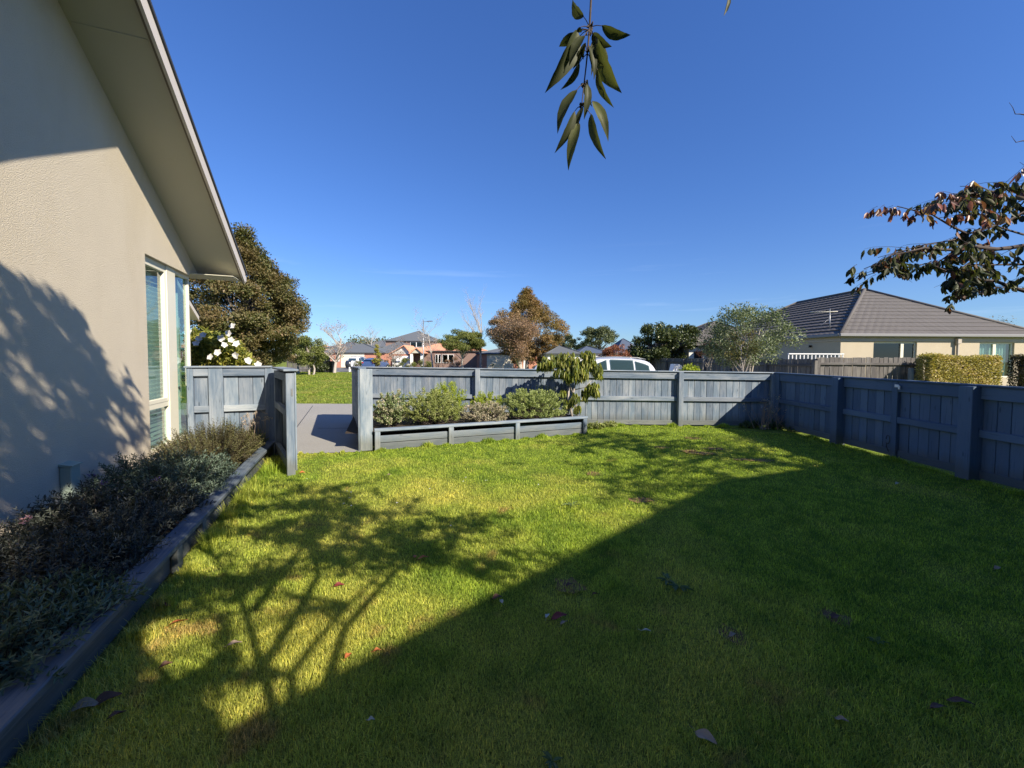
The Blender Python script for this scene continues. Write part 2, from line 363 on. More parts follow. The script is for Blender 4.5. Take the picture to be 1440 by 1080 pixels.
def onecol(name,c,rough=.6):
    m,nt,b,o=newmat(name); p=pos(nt); n=noise(nt,p,70,3,.6)
    cc=mixc(nt,n,tuple(x*.7 for x in c),tuple(min(1,x*1.25) for x in c)); lk(nt,cc,b.inputs['Base Color']); b.inputs['Roughness'].default_value=rough
    tr=nd(nt,'ShaderNodeBsdfTranslucent',{'Color':cc}); mx=nd(nt,'ShaderNodeMixShader',{0:.25,1:b.outputs[0],2:tr.outputs[0]}); lk(nt,mx.outputs[0],o.inputs['Surface'])
    return m
# ---------------------------------------------------------------- leaves
def norm(a): return a/np.maximum(np.linalg.norm(a,axis=-1,keepdims=True),1e-9)
def template(kind):
    if kind=='rhomb':   # folded rhombus
        V=[(0,0,0),(-.5,.45,.12),(0,1,0),(.5,.45,.12)]; T=[(0,2,1),(0,3,2)]
    elif kind=='oval':
        V=[(0,0,0),(-.38,.25,.06),(-.5,.5,.08),(-.3,.8,.03),(0,1,-.08),(.3,.8,.03),(.5,.5,.08),(.38,.25,.06),(0,.5,-.03)]
        T=[(0,8,1),(1,8,2),(2,8,3),(3,8,4),(4,8,5),(5,8,6),(6,8,7),(7,8,0)]
    elif kind=='long':  # long drooping leaf, curls down along its length
        V=[];T=[]
        ws=[0,.36,.5,.46,.3,0]; n=len(ws)
        for i,w in enumerate(ws):
            t=i/(n-1); z=-.22*t*t
            V+=[(-w,t,z+.12*w),(0,t,z-.05),(w,t,z+.12*w)]
        for i in range(n-1):
            a=i*3; b=a+3
            T+=[(a,a+1,b+1),(a,b+1,b),(a+1,a+2,b+2),(a+1,b+2,b+1)]
    elif kind=='narrow':
        V=[(0,0,0),(-.5,.4,.1),(0,.45,-.06),(.5,.4,.1),(0,1,-.12)]; T=[(0,2,1),(0,3,2),(1,2,4),(2,3,4)]
    return np.array(V,float),np.array(T,int)
def leaves(C,D,Nn,L,W,rv,kind='rhomb'):
    C=np.asarray(C,float); n=len(C); D=norm(np.asarray(D,float)); Nn=np.asarray(Nn,float)
    S=norm(np.cross(D,Nn)); Nn=np.cross(S,D)
    TV,TT=template(kind); L=np.broadcast_to(L,(n,)); W=np.broadcast_to(W,(n,))
    V=C[:,None]+S[:,None]*(TV[None,:,0:1]*W[:,None,None])+D[:,None]*(TV[None,:,1:2]*L[:,None,None])+Nn[:,None]*(TV[None,:,2:3]*L[:,None,None])
    T=(np.arange(n)*len(TV))[:,None,None]+TT[None]
    return V.reshape(-1,3),T.reshape(-1,3),np.repeat(rv,len(TV))
class Leafset:
    def __init__(s): s.V=[];s.T=[];s.r=[];s.n=0
    def add(s,*a,**k):
        V,T,r=leaves(*a,**k); s.V.append(V); s.T.append(T+s.n); s.r.append(r); s.n+=len(V)
    def build(s,name,mat,parent=None):
        me=npmesh(name,np.concatenate(s.V),np.concatenate(s.T),{'rv':np.concatenate(s.r)})
        return link(name,me,mat,parent)
def rdir(n,up=0.0):
    d=rng.normal(size=(n,3)); d[:,2]+=up; return norm(d)
# ================================================================ SUN AND SKY
sun_dir=Vector((-.74,.67,-math.tan(R(34.4))*1.0)).normalized()     # direction the light travels
sl=bpy.data.lights.new('sun','SUN'); sl.energy=5.0; sl.angle=R(.5); sl.color=(1,.90,.74)
so=bpy.data.objects.new('sun',sl); COL.objects.link(so); so.rotation_euler=sun_dir.to_track_quat('-Z','Y').to_euler()
w=bpy.data.worlds.new('World'); sc.world=w; w.use_nodes=True; nt=w.node_tree
sky=nt.nodes.new('ShaderNodeTexSky'); sky.sky_type='NISHITA'; sky.sun_disc=False
sky.sun_elevation=R(34.4); sky.sun_rotation=math.atan2(.74,-.67); sky.altitude=0; sky.air_density=1.0; sky.dust_density=.1; sky.ozone_density=3.0
bg=nt.nodes['Background']; bg.inputs[1].default_value=.118
# thin streaks of cirrus low over the roofs, laid out by direction
tc=nt.nodes.new('ShaderNodeTexCoord').outputs['Generated']
cn=noise(nt,mapping(nt,tc,(1.2,2.5,26)),1.6,5,.6)
spz=nd(nt,'ShaderNodeSeparateXYZ',{0:tc}).outputs[2]
band=ramp(nt,spz,[(.02,(0,0,0)),(.10,(1,1,1)),(.20,(.6,.6,.6)),(.27,(0,0,0))])
cf=mixc(nt,1.0,ramp(nt,cn,[(.60,(0,0,0)),(.78,(.11,.11,.11))]),band,'MULTIPLY')
gain=mixc(nt,1.0,sky.outputs[0],ramp(nt,spz,[(0,(.31,.43,.62)),(.12,(.36,.47,.68)),(.35,(.345,.51,.80)),(.7,(.36,.565,.93))]),'MULTIPLY')
lk(nt,mixc(nt,cf,gain,(6.5,7.2,8.0)),bg.inputs[0])
sc.view_settings.view_transform='Standard'; sc.view_settings.look='None'; sc.view_settings.exposure=0.88; sc.view_settings.gamma=1
sc.render.engine='CYCLES'
SD=np.array(sun_dir)
def shadow_to(x,y,H):
    """caster at height H whose shadow falls on the lawn point seen at (x,y)"""
    g=G(x,y); t=H/-sun_dir.z; return g-sun_dir*t

# ================================================================ house frame
TH=R(21.5)
e=Vector((math.sin(TH),-math.cos(TH),0)); n_=Vector((math.cos(TH),math.sin(TH),0)); UZ=Vector((0,0,1))
O=atY(281,391,6.89); ZS=O.z; O=Vector((O.x,O.y,0))
def HP(s,w,z=0): return O+e*s+n_*w+UZ*z
def wall_at(x,y,w=0):
    """point of the plane at offset w from the house wall seen at (x,y)"""
    d=ray(x,y); t=((HP(0,w)-EYE).dot(n_))/d.dot(n_); return EYE+d*t
def s_of(P): return (P-O).dot(e)
print('ZS',ZS)
# ================================================================ GROUND
def sheet(name,pts,z,mat,parent=None,sub=None):
    me=bpy.data.meshes.new(name); me.from_pydata([(p[0],p[1],z) for p in pts],[],[tuple(range(len(pts)))]); me.update()
    o=link(name,me,mat,parent); tag(o,kind='structure'); return o
def gridsheet(name,x0,x1,y0,y1,nx,ny,zf,mat):
    X,Y=np.meshgrid(np.linspace(x0,x1,nx),np.linspace(y0,y1,ny)); Z=zf(X,Y)
    V=np.stack([X,Y,Z],-1).reshape(-1,3); i=np.arange((ny-1)*(nx-1)); r=i//(nx-1); c=i%(nx-1); a=r*nx+c
    Q=np.stack([a,a+1,a+nx+1,a+nx],-1)
    me=npmesh(name,V,np.zeros((0,3)),None,True,Q); o=link(name,me,mat); tag(o,kind='structure'); return o
sheet('ground',[(-900,-300),(900,-300),(900,1500),(-900,1500)],-.16,M['turf_far'])
def berm(X,Y):
    return -.004+ -.07*np.exp(-((Y-18.3)/1.5)**2)+.10*np.clip((Y-19.5)/4,0,1)-.08*np.clip((Y-36)/5,0,1)+.012*np.sin(X*1.3)*np.sin(Y*.9)
gridsheet('verge_grass_bank',-32,40,13.4,42,180,90,berm,M['turf_far'])
gridsheet('lawn_ground',-14,14,-14,9.62,60,50,lambda X,Y:0*X-.012+.01*np.sin(X*2.1+1)*np.sin(Y*1.7),M['turf'])
gridsheet('neighbour_lawn_ground',9.2,45,9.6,42.0,30,30,lambda X,Y:0*X-.01,M['turf_far'])
sheet('driveway',[(-16,6.7),(-4.2,6.6),(G(400,640).x,G(400,640).y),(G(509,636).x,G(509,636).y),(-3.3,9.64),(9.2,9.64),(9.2,13.42),(-16,13.42)],.012,M['concrete'])
mj=MB()
for a,b in ((G(440,571),G(417,602)),(G(417,602),G(405,618)),(G(447,603),G(500,603))):
    a=Vector(a);b=Vector(b); mj.bar(a+UZ*.0145,b+UZ*.0145,.016,.003,bev=.0004)
o=mj.build('driveway_control_joint',M['black']); tag(o,kind='structure')
sheet('road',[(-160,41.5),(160,41.5),(160,52),(-160,52)],-.045,M['asphalt'])
sheet('forecourt',[(-60,52.02),(-12,52.02),(-12,62),(-60,62)],-.04,M['asphalt'])
mk=MB(); mk.box((-160,41.35,-.16),(320,0,0),(0,.16,0),(0,0,.20)); o=mk.build('kerb',M['concrete_kerb']); tag(o,kind='structure')
# bare dirt patches in the lawn
def blob(cx,cy,rx,ry,z,n=26,seed=0):
    r=random.Random(seed); ph=[r.random()*6 for _ in range(4)]
    return [(cx+rx*math.cos(t)*(1+.25*math.sin(2*t+ph[0])+.18*math.sin(3*t+ph[1])+.12*math.sin(7*t+ph[2])),cy+ry*math.sin(t)*(1+.25*math.sin(2*t+ph[3])+.15*math.sin(5*t+ph[1])),z) for t in [2*math.pi*i/n for i in range(n)]]
DIRT=[(975,616,.28,.12),(1005,631,.22,.1),(969,634,.2,.08),(1068,647,.24,.08),(1043,646,.16,.06),(930,629,.2,.06),(836,666,.17,.1),(900,703,.16,.08),(1030,893,.09,.06),(1175,868,.10,.06),(800,823,.15,.09),(985,637,.3,.09)]
dirt_xy=[]
for i,(x,y,rx,ry) in enumerate(DIRT):
    g=G(x,y); dirt_xy.append((g.x,g.y,rx*1.25,ry*2.4)); ry=ry*1.8
    me=bpy.data.meshes.new('bare_soil_patch'); rx*=.7; ry*=.7; b_=blob(g.x,g.y,rx,ry,.0005,seed=i); me.from_pydata(b_,[],[tuple(range(len(b_)))]); me.update()
    o=link('bare_soil_patch',me,M['dirt']); tag(o,kind='structure')

# ---------------------------------------------------------------- grass blades (one uncountable mass)
PL=lambda P:( (P[...,0]-O.x)*n_.x+(P[...,1]-O.y)*n_.y )     # distance from house wall
def blades(name,X,Y,Z,H,W,mat,tip=.5,lean=1.0):
    n=len(X); a=rng.uniform(0,2*np.pi,n); l=rng.uniform(0,1,n)**.7*lean
    fx,fy=np.cos(a),np.sin(a); tx,ty=-fy,fx
    V=np.zeros((n,5,3))
    mh=.55
    for k,(h,off,wd) in enumerate(((0,0,-.5),(0,0,.5),(mh,.35,-.4),(mh,.35,.4),(1,1,0))):
        V[:,k,0]=X+tx*W*wd+fx*l*H*off; V[:,k,1]=Y+ty*W*wd+fy*l*H*off; V[:,k,2]=Z+H*h*np.sqrt(1-.5*(l*off)**2)
    T=np.array([(0,1,3),(0,3,2),(2,3,4)])[None]+(np.arange(n)*5)[:,None,None]
    me=npmesh(name,V,T.reshape(-1,3),{'rv':np.repeat(rng.uniform(0,1,n),5)})
    return link(name,me,mat)
def lawn_points(nmax):
    # density falls with distance from the camera position's side of the lawn
    N=nmax; th=rng.uniform(-1.02,.98,N); u=rng.uniform(0,1,N)
    d=1.35*(10.2/1.35)**(u**.82); X=d*np.sin(th); Y=d*np.cos(th)
    return X,Y,d
X,Y,d=lawn_points(760000)
Pw=np.stack([X,Y],-1); wd=(X-O.x)*n_.x+(Y-O.y)*n_.y
sA=(X-O.x)*e.x+(Y-O.y)*e.y
PA=G(526.5,634); PB=G(825,610); pn=Vector((-(PB-PA).y,(PB-PA).x,0)).normalized()
inplanter=((X-PA.x)*pn.x+(Y-PA.y)*pn.y>-.01)&(X<PB.x+.05)&(X>PA.x-.7)
# opening between the gate and the pillar: lawn ends at the concrete
D1=G(400,640); D2=G(509,636); dn=Vector((-(D2-D1).y,(D2-D1).x,0)).normalized()
ondrive=((X-D1.x)*dn.x+(Y-D1.y)*dn.y>.02+.03*np.sin(X*17))&(X<PA.x)
keep=(wd>1.22)&(Y<9.42)&(X<6.22)&~inplanter&~ondrive
pd=np.sin(X*1.9+1.3)*np.cos(Y*1.6)+.6*np.sin(X*4.3)*np.sin(Y*5.1+2)
for (cx,cy,rx,ry) in dirt_xy:
    q=((X-cx)/rx)**2+((Y-cy)/ry)**2; keep&=~((q<1)&(rng.uniform(0,1,len(X))<.66-.45*q))
X,Y,d,pd,wd=X[keep],Y[keep],d[keep],pd[keep],wd[keep]
H=(.0125+.014*rng.uniform(0,1,len(X))+.005*pd.clip(-1,1))*(1+.15*np.minimum(d,6)/6)
H=np.where(rng.uniform(0,1,len(X))<.012,H*1.9,H)
edge=np.exp(-((wd-1.25)/.10)**2); H=H*(1+1.6*edge*rng.uniform(.2,1,len(X)))
W=.0014+.00062*d
o=blades('lawn_grass',X,Y,np.zeros(len(X)),H,W,M['blade']); tag(o,'green and straw coloured mown grass covering the yard','grass',kind='stuff')
print('blades',len(X))
# taller fringe along the planter boards, posts and fences
def fringe(a,b,n,w,h,side=0):
    t=rng.uniform(0,1,n); a=np.array(a)[:2]; b=np.array(b)[:2]; q=a+(b-a)*t[:,None]; nn=np.array([-(b-a)[1],(b-a)[0]]); nn/=np.linalg.norm(nn)
    off=np.abs(rng.normal(0,w,n)); q=q+nn*off[:,None]*(-1 if side==0 else 1)
    cl=np.clip(np.sin(t*47+1)*np.sin(t*23)+.35,.1,1.2)
    return q[:,0],q[:,1],h*cl*rng.uniform(.35,1,n)
FX=[];FY=[];FH=[]
for a,b,n,w_,h,sd in ((PA,PB,5200,.05,.10,0),(HP(.7,1.26),HP(5.6,1.26),15000,.06,.13,1),(HP(2.6,1.27),HP(4.3,1.27),5000,.05,.19,1),(Vector((1.6,9.36,0)),Vector((6.1,9.3,0)),5200,.05,.10,0),
                    (Vector((6.12,9.3,0)),Vector((6.12,3.0,0)),5200,.06,.08,0),(D1,D2,3500,.04,.06,0),(HP(1.9,1.27),HP(2.3,1.27),1200,.09,.17,1),(HP(3.0,1.27),HP(3.3,1.27),1600,.10,.2,1)):
    x,y,hh=fringe(a,b,n,w_,h,sd); FX.append(x);FY.append(y);FH.append(hh)
g=G(802,718); nn=160; FX.append(g.x+rng.normal(0,.10,nn)); FY.append(g.y+rng.normal(0,.12,nn)); FH.append(rng.uniform(.04,.08,nn))
FX=np.concatenate(FX);FY=np.concatenate(FY);FH=np.concatenate(FH); dd=np.hypot(FX,FY)
o=blades('edge_grass',FX,FY,np.zeros(len(FX)),FH,.0026+.0007*dd,M['blade'],lean=.8); tag(o,'longer untrimmed grass growing along timber edges','grass',kind='stuff')
# verge across the drive
N=200000; th=rng.uniform(-.62,.75,N); dY=13.45*(41.0/13.45)**(rng.uniform(0,1,N)**.8); X=dY*np.tan(th); Y=dY
k=(X>-28)&(X<9)&(Y>13.42+.05*np.sin(X*5)); X,Y=X[k],Y[k]
o=blades('verge_grass',X,Y,berm(X,Y),(.03+.04*rng.uniform(0,1,len(X)))*(1+.5*np.sin(X*.7)*np.sin(Y*1.1)),.006+.0009*Y,M['blade_far']); tag(o,'bright green roadside grass beyond the concrete driveway','grass',kind='stuff')

# ================================================================ TREES
def clump_tree(name,base,label,cat,H,cz,rx,rz,nclump,cr,nleaf,ls,mat,bark,group=None,trunk_r=.12,shape='round',ry=None,split=.25,kind='rhomb',flat=.7,limb_n=None,droop=0,lean=(0,0),asp=.55,seed=None,fork=1,offx=0):
    """trunk and limbs reaching foliage clumps placed through the crown's volume"""
    global rng
    if seed is not None: random.seed(seed); rng=np.random.default_rng(seed)
    base=Vector(base); t=thing(name,base,label,cat,group); ry=ry or rx
    C=[]
    while len(C)<nclump:
        p=rdir(1)[0]; r=rng.uniform(.25,1)**.45
        x,y,z=p*r
        if shape=='cone':       # wide at the bottom, pointed above
            f=1-.82*max(0,(z+.35)/1.35)**1.1 if z>-.35 else .85+.4*(z+1)/.65*.4
            x*=f*1.05;y*=f*1.05
        elif shape=='egg2':
            f=(1-max(0,z)**1.25) if z>0 else 1-.25*abs(z)**2
            x*=f;y*=f
        elif shape=='dome':
            if z<-.45: continue
        elif shape=='egg':
            f=1-.45*max(0,z); x*=f;y*=f
        elif shape=='tiers':
            z=round(z*3)/3+rng.normal(0,.05)
        C.append((x*rx+offx,y*ry,z*rz))
    C=np.array(C)+np.array(base)+np.array([lean[0],lean[1],cz])
    LS=Leafset(); per=int(nleaf/nclump)
    cc=np.array([base.x+lean[0]+offx,base.y+lean[1],base.z+cz])
    for c in C:
        r=cr*rng.uniform(.6,1.35); k=max(6,int(per*(r/cr)**2))
        q=rdir(k)*(rng.uniform(0,1,(k,1))**.42)*r; q[:,2]*=flat
        P=c+q; out=norm(P-cc)
        D=norm(out*.5+rdir(k)*.9+np.array([0,0,-droop])); Nn=norm(rdir(k)*.8+np.array([0,0,1.0])+out*.4)
        rv=np.clip(rng.uniform(.1,.9)*.35+rng.uniform(0,1,k)*.65+.0*q[:,2],0,1)
        L=ls*rng.uniform(.6,1.3,k); LS.add(P,D,Nn,L,L*asp,rv,kind=kind)
    LS.build('crown',M[mat],t)
    mb=MB(); top=Vector((base.x+lean[0]*.8+offx*.6,base.y+lean[1]*.8,base.z+cz+rz*.35)); z0=cz-rz*1.0
    for fk in range(fork):
        off=Vector((0,0,0)) if fork==1 else Vector((math.cos(fk*2.4),math.sin(fk*2.4),0))*trunk_r*1.6
        tp=top+off*rx*1.5/trunk_r*.12 if fork>1 else top
        P=[base+off-UZ*.1+(tp-base)*k/7+Vector((random.uniform(-1,1),random.uniform(-1,1),0))*trunk_r*(.7 if 0<k<7 else 0) for k in range(8)]
        mb.tube(P,[trunk_r*(1.25 if k==0 else 1)*(1-.8*k/7)/(1 if fork==1 else 1.3) for k in range(8)],9)
    m=min(nclump,limb_n or 40)
    for c in C[:m]:
        c=Vector(c); f=random.uniform(split,.85); st=base.lerp(top,f); 
        mid=st.lerp(c,.5)+Vector((0,0,-.1*(c-st).length*random.random())); r0=trunk_r*(1-.8*f)*.55
        pts=[st*(1-u)**2+mid*2*u*(1-u)+c*u*u for u in (0,.25,.5,.75,1)]
        mb.tube(pts,[r0,r0*.75,r0*.5,r0*.3,r0*.12],5,caps=False)
    mb.build('trunk',M[bark],t); return t
def bare_tree(name,base,label,H,spread,mat='palebark',levels=4,nb=5,r0=.09,group=None,leafm=None,nleaf=0,ls=.12,up=.55,seed=1,cat='tree',clear=.3):
    rnd=random.Random(seed); base=Vector(base); t=thing(name,base,label,cat,group); mb=MB(); tips=[]
    def grow(p,d,L,r,lev):
        pts=[p]; k=4
        for i in range(k):
            d=(d+Vector((rnd.gauss(0,.09),rnd.gauss(0,.09),rnd.gauss(0,.05)+.04))).normalized(); pts.append(pts[-1]+d*L/k)
        mb.tube(pts,[r*(1-.6*i/k) for i in range(k+1)],6 if lev==0 else 4 if lev<2 else 3,caps=False)
        tips.append((pts[-1],lev)); 
        if lev>=levels: return
        m=nb if lev else nb+3
        for j in range(m):
            f=rnd.uniform(clear if lev==0 else .25,1.0); i=min(k-1,int(f*k)); q=pts[i].lerp(pts[i+1],f*k-i)
            a=rnd.uniform(0,2*math.pi); sd=Vector((math.cos(a),math.sin(a),0)); dd=(d*up+sd*spread+Vector((0,0,.25))).normalized()
            grow(q,dd,L*rnd.uniform(.42,.62),r*(1-.6*f)*.6,lev+1)
    grow(base-UZ*.05,Vector((0,0,1)),H*.62,r0,0)
    mb.build('trunk',M[mat],t)
    if leafm:
        T=np.array([tuple(p) for p,l in tips if l>=2]); idx=rng.integers(0,len(T),nleaf); P=T[idx]+rng.normal(0,ls*1.6,(nleaf,3))
        LS=Leafset(); L=ls*rng.uniform(.6,1.2,nleaf); LS.add(P,rdir(nleaf,-.4),rdir(nleaf),L,L*.6,rng.uniform(0,1,nleaf)); LS.build('crown',M[leafm],t)
    return t
def B(x,Y,z=0): p=atY(x,520,Y); return Vector((p.x,Y,z))
Zat=lambda x,y,Y: atY(x,y,Y).z
# ---- left: large copper-green beech on the verge
clump_tree('beech_tree',B(346,24,.05),'large broad tree with green leaves browning to copper beside the cream house','tree',9.4,4.7,3.4,4.35,420,.55,105000,.14,'beech','bark',trunk_r=.26,shape='egg2',limb_n=90,droop=.3,split=.12,seed=3)
clump_tree('verge_tree',B(436,33,.0),'low bushy green tree right of the big copper tree, on two pale trunks','tree',3.2,2.05,1.35,1.1,40,.42,9000,.13,'green','palebark',trunk_r=.12,seed=5,fork=2,split=.5)
clump_tree('verge_tree',B(420,36,.0),'small round green tree close behind the low bushy tree','tree',3.2,2.1,1.2,1.2,30,.42,6000,.14,'beech','palebark',trunk_r=.11,seed=6,split=.5)
clump_tree('round_bush',B(452,38,.0),'dense dark green bush left of the black bin','shrub',2,.9,1.0,.85,26,.35,6000,.11,'dgreen','bark',trunk_r=.05,seed=7,flat=.8)
bare_tree('bare_tree',B(470,37,.0),'almost bare tree with a pale trunk and some red leaves beside the black bin',5.6,.9,'palebark',4,5,.16,leafm='redleaf',nleaf=420,ls=.12,seed=8,clear=.25)
bare_tree('bare_tree',B(521,78,.0),'leafless tree behind the dark roof of the garage house',8.6,.8,'palebark',4,5,.16,seed=9)
bare_tree('bare_tree',B(609,46,.0),'slim leafless tree with a white trunk in front of the orange roof',6.9,.75,'palebark',4,5,.11,leafm='mauve',nleaf=120,ls=.12,seed=10,clear=.28)
bare_tree('bare_tree',B(556,47,.0),'young tree with sparse brown leaves in front of the grey gable',3.9,.95,'palebark',4,5,.07,leafm='mauve',nleaf=700,ls=.13,seed=12,clear=.3)
clump_tree('conifer',B(530,50,0),'small yellow-green conical tree near the blue car','tree',2.9,1.7,.5,1.35,34,.22,4200,.10,'conif','bark',trunk_r=.04,shape='cone',seed=13)
clump_tree('spreading_tree',B(650,43,0),'wide green tree with tiered branches before the brown brick wall','tree',5.2,3.1,2.4,1.45,90,.5,26000,.13,'green','palebark',trunk_r=.13,shape='dome',seed=14,split=.35,flat=.5)
bare_tree('bare_tree',B(676,50,0),'tall leafless tree with long upswept branches left of the golden tree',9.8,.62,'palebark',4,5,.16,seed=15,up=1.0,clear=.2)
clump_tree('autumn_tree',B(741,47,0),'tall golden green autumn tree behind the mauve-brown one','tree',9.9,5.2,4.6,4.35,330,.58,70000,.17,'autumn','palebark',trunk_r=.22,shape='egg2',droop=.2,limb_n=60,split=.15,seed=16)
t=bare_tree('autumn_tree',B(733,40,0),'smaller mauve-brown autumn tree on a forked pale trunk behind the fence',7.3,1.0,'palebark',4,6,.24,leafm='mauve',nleaf=17000,ls=.14,seed=17,clear=.12,up=.62)
clump_tree('gum_tree',B(843,95,0),'far grey-green gum tree with a rounded top above the blue roof','tree',9.3,6.3,4.1,2.9,60,.95,9000,.36,'euca','bark',trunk_r=.3,shape='dome',seed=19,flat=.55)
clump_tree('gum_tree',B(802,98,0),'small far gum tree just right of the golden autumn tree','tree',8.3,5.2,2.9,2.6,30,.85,4500,.36,'euca','bark',trunk_r=.25,shape='dome',seed=20,flat=.6)
clump_tree('red_tree',B(868,33,0),'low rounded tree with rust red leaves above the white car','tree',2.95,1.85,1.5,.95,40,.34,9000,.11,'redleaf','bark',trunk_r=.07,shape='dome',seed=21)
clump_tree('magnolia_tree',B(916,27,0),'dark glossy evergreen tree with an open lumpy crown above the car boot','tree',4.2,2.5,1.75,1.35,44,.40,9500,.17,'dgreen','bark',trunk_r=.11,seed=22,split=.3,flat=.8)
clump_tree('magnolia_tree',B(949,28,0),'taller dark glossy evergreen tree beside the round silvery tree','tree',4.6,2.75,1.55,1.6,40,.38,8500,.17,'dgreen','bark',trunk_r=.10,seed=23,split=.3,flat=.8)
clump_tree('silvery_tree',B(1046,11.6,0),'round silvery-green leafed tree standing behind the blue fence','tree',3.1,2.28,1.2,.80,85,.26,15000,.062,'silver','palebark',trunk_r=.06,seed=24,split=.45,fork=3,flat=.9,limb_n=60,asp=.5)
clump_tree('small_maple',B(1052,10.6,0),'thin small tree with orange-tinged leaves in front of the round silvery tree','tree',2.3,1.95,.42,.36,16,.17,1100,.06,'beech','palebark',trunk_r=.03,seed=25,split=.5,lean=(-.25,0),limb_n=16)
clump_tree('small_maple',B(992,12.5,0),'little tree with a few rust red leaves left of the round silvery tree','tree',2.1,1.95,.33,.28,9,.13,420,.065,'redleaf','palebark',trunk_r=.03,seed=26,split=.5,fork=2,limb_n=9,lean=(.1,0))
clump_tree('lime_bush',B(968,11.2,0),'bright yellow-green bush showing over the blue fence top','shrub',1.5,1.22,.25,.22,14,.12,1300,.06,'shrub_lime','bark',trunk_r=.02,seed=27)
bare_tree('bare_tree',B(1060,40,0),'bare twigs of a leafless tree above the round silvery tree',8.3,.75,'bark',4,5,.10,seed=28)
bare_tree('bare_tree',B(1412,46,0),'sparse far tree top behind the right end of the roof',6.3,1.0,'bark',4,6,.15,leafm='beech',nleaf=900,ls=.16,seed=29)
clump_tree('round_bush',B(500,53,0),'low clipped bush beside the white car','shrub',1.6,.55,1.1,.55,14,.3,2000,.12,'green','bark',trunk_r=.04,seed=30)
for i,(x,Y,wd_,h,m,lab) in enumerate(((548,54,1.3,1.2,'dgreen','clipped green hedge bush between the blue car and porch'),(573,53,1.1,1.3,'green','loose green bush left of the white porch columns'),(598,53,1.0,1.2,'green','loose green bush right of the white porch columns'),(518,53,1.0,1.3,'mauve','brown-green bush between the garage door and yellow tree'))):
    clump_tree('round_bush',B(x,Y,0),lab,'shrub',h,h*.55,wd_,h*.5,14,.3,1800,.12,m,'bark',trunk_r=.04,seed=31+i)
clump_tree('dark_shape',B(692,45,0),'small dark shape of unclear kind, built as a bush, in front of the cream garage door','shrub',1.3,1.0,.22,.35,6,.12,300,.07,'dgreen','bark',trunk_r=.05,seed=37)  # leafy clump stands in for a dark shape of unclear kind
clump_tree('sapling',B(640,49,0),'brownish bush against the brown brick wall','shrub',1.8,1.0,1.3,.6,12,.3,1100,.12,'mauve','bark',trunk_r=.04,seed=38)
# far wood reads as one mass
LS=Leafset(); n=70000
xs=rng.uniform(-150,130,n); hh=3.9+1.3*np.sin(xs*.11)+1.8*np.sin(xs*.27+1)+1.2*np.sin(xs*.61)
hh=hh+np.where((xs>-80)&(xs<-38),1.5,0)
P=np.stack([xs,rng.uniform(118,130,n),rng.uniform(0,1,n)**.8*hh*rng.uniform(.8,1,n)],-1); L=rng.uniform(.35,.75,n)
LS.add(P,rdir(n),rdir(n,.8),L,L*.7,np.clip(rng.uniform(0,1,n)*.6+.4*(np.sin(xs*.5)*.5+.5),0,1)); o=LS.build('distant_woodland',M['wood_far']); tag(o,'far dark green line of trees behind all the houses','woodland',kind='stuff')

# ================================================================ near cherry trees
random.seed(5); rng=np.random.default_rng(55)
def twig(mb,LS,p,d,L,nl,ls,r=.004,droop=.5,mat=None,filt=None,reject=None):
    pts=[Vector(p)]; d=Vector(d).normalized(); k=5
    for i in range(k):
        d=(d+Vector((random.gauss(0,.1),random.gauss(0,.1),random.gauss(0,.08)-.10))).normalized(); pts.append(pts[-1]+d*L/k)
    if reject is not None:
        A=np.array([tuple(q) for q in pts])
        if reject(A).any(): return None
    mb.tube(pts,[r*(1-.7*i/k) for i in range(k+1)],4,caps=False)
    u=rng.uniform(.12,1.05,nl); u=np.minimum(u,1); ii=np.minimum((u*k).astype(int),k-1); A=np.array([tuple(q) for q in pts]); f=(u*k-ii)[:,None]
    P=A[ii]*(1-f)+A[ii+1]*f
    sd=rdir(nl)*.8; D=norm(sd+np.array(d)*.35+np.array([0,0,-droop])); P=P+D*.01
    L_=ls*rng.uniform(.65,1.2,nl); tipP=P+D*L_[:,None]
    if reject is not None:
        kk=~(reject(P)|reject(tipP)); P,D,L_=P[kk],D[kk],L_[kk]
    if len(P): LS.add(P,D,rdir(len(P),.2),L_,L_*.42,rng.uniform(0,1,len(P)),kind='oval')
    return pts
def shades_high(A):
    """true where a leaf would shade the house wall above the dappled part"""
    A=np.asarray(A,float); nn=np.array(n_); k=((A-np.array(O))@nn)/-(SD@nn); H_=A+SD*k[:,None]; x,y=topix(H_)
    return (x<240)&(y<np.interp(x,[-50,0,80,150,195,240],[340,365,400,470,545,640]))&(H_[:,2]>0)&(y>-200)
SHO=np.array(atY(822,90,.92))
def on_sunpath(A):
    """keep a gap in the crown where the sun reaches the hanging shoot"""
    v=np.asarray(A,float)-SHO; k=-(v@SD); return (k>0)&(np.linalg.norm(v+k[:,None]*SD,axis=1)<.20)
LITS=[[(335,850),(420,815),(480,822),(560,830),(640,828),(720,820),(500,945),(350,1030),(318,1000),(345,930)],[(205,880),(262,868),(285,900),(270,945),(215,950)],[(100,930),(170,930),(150,985),(110,990)]][:2]
def lit_pocket(A):
    """leaves whose shade would fall on the lawn pockets that stay sunlit"""
    A=np.asarray(A,float); H_=A+SD*(A[:,2]/-SD[2])[:,None]; x,y=topix(H_); out=np.zeros(len(A),bool)
    for poly in LITS:
        ins=np.zeros(len(A),bool)
        for i in range(len(poly)):
            (xa,ya),(xb,yb)=poly[i],poly[i-1]
            ins^=((ya>y)!=(yb>y))&(x<(xb-xa)*(y-ya)/(yb-ya+1e-9)+xa)
        out|=ins
    return out&(A[:,2]>.5)
def rej_all(A): return inframe(A,30)|shades_high(A)|on_sunpath(A)|lit_pocket(A)
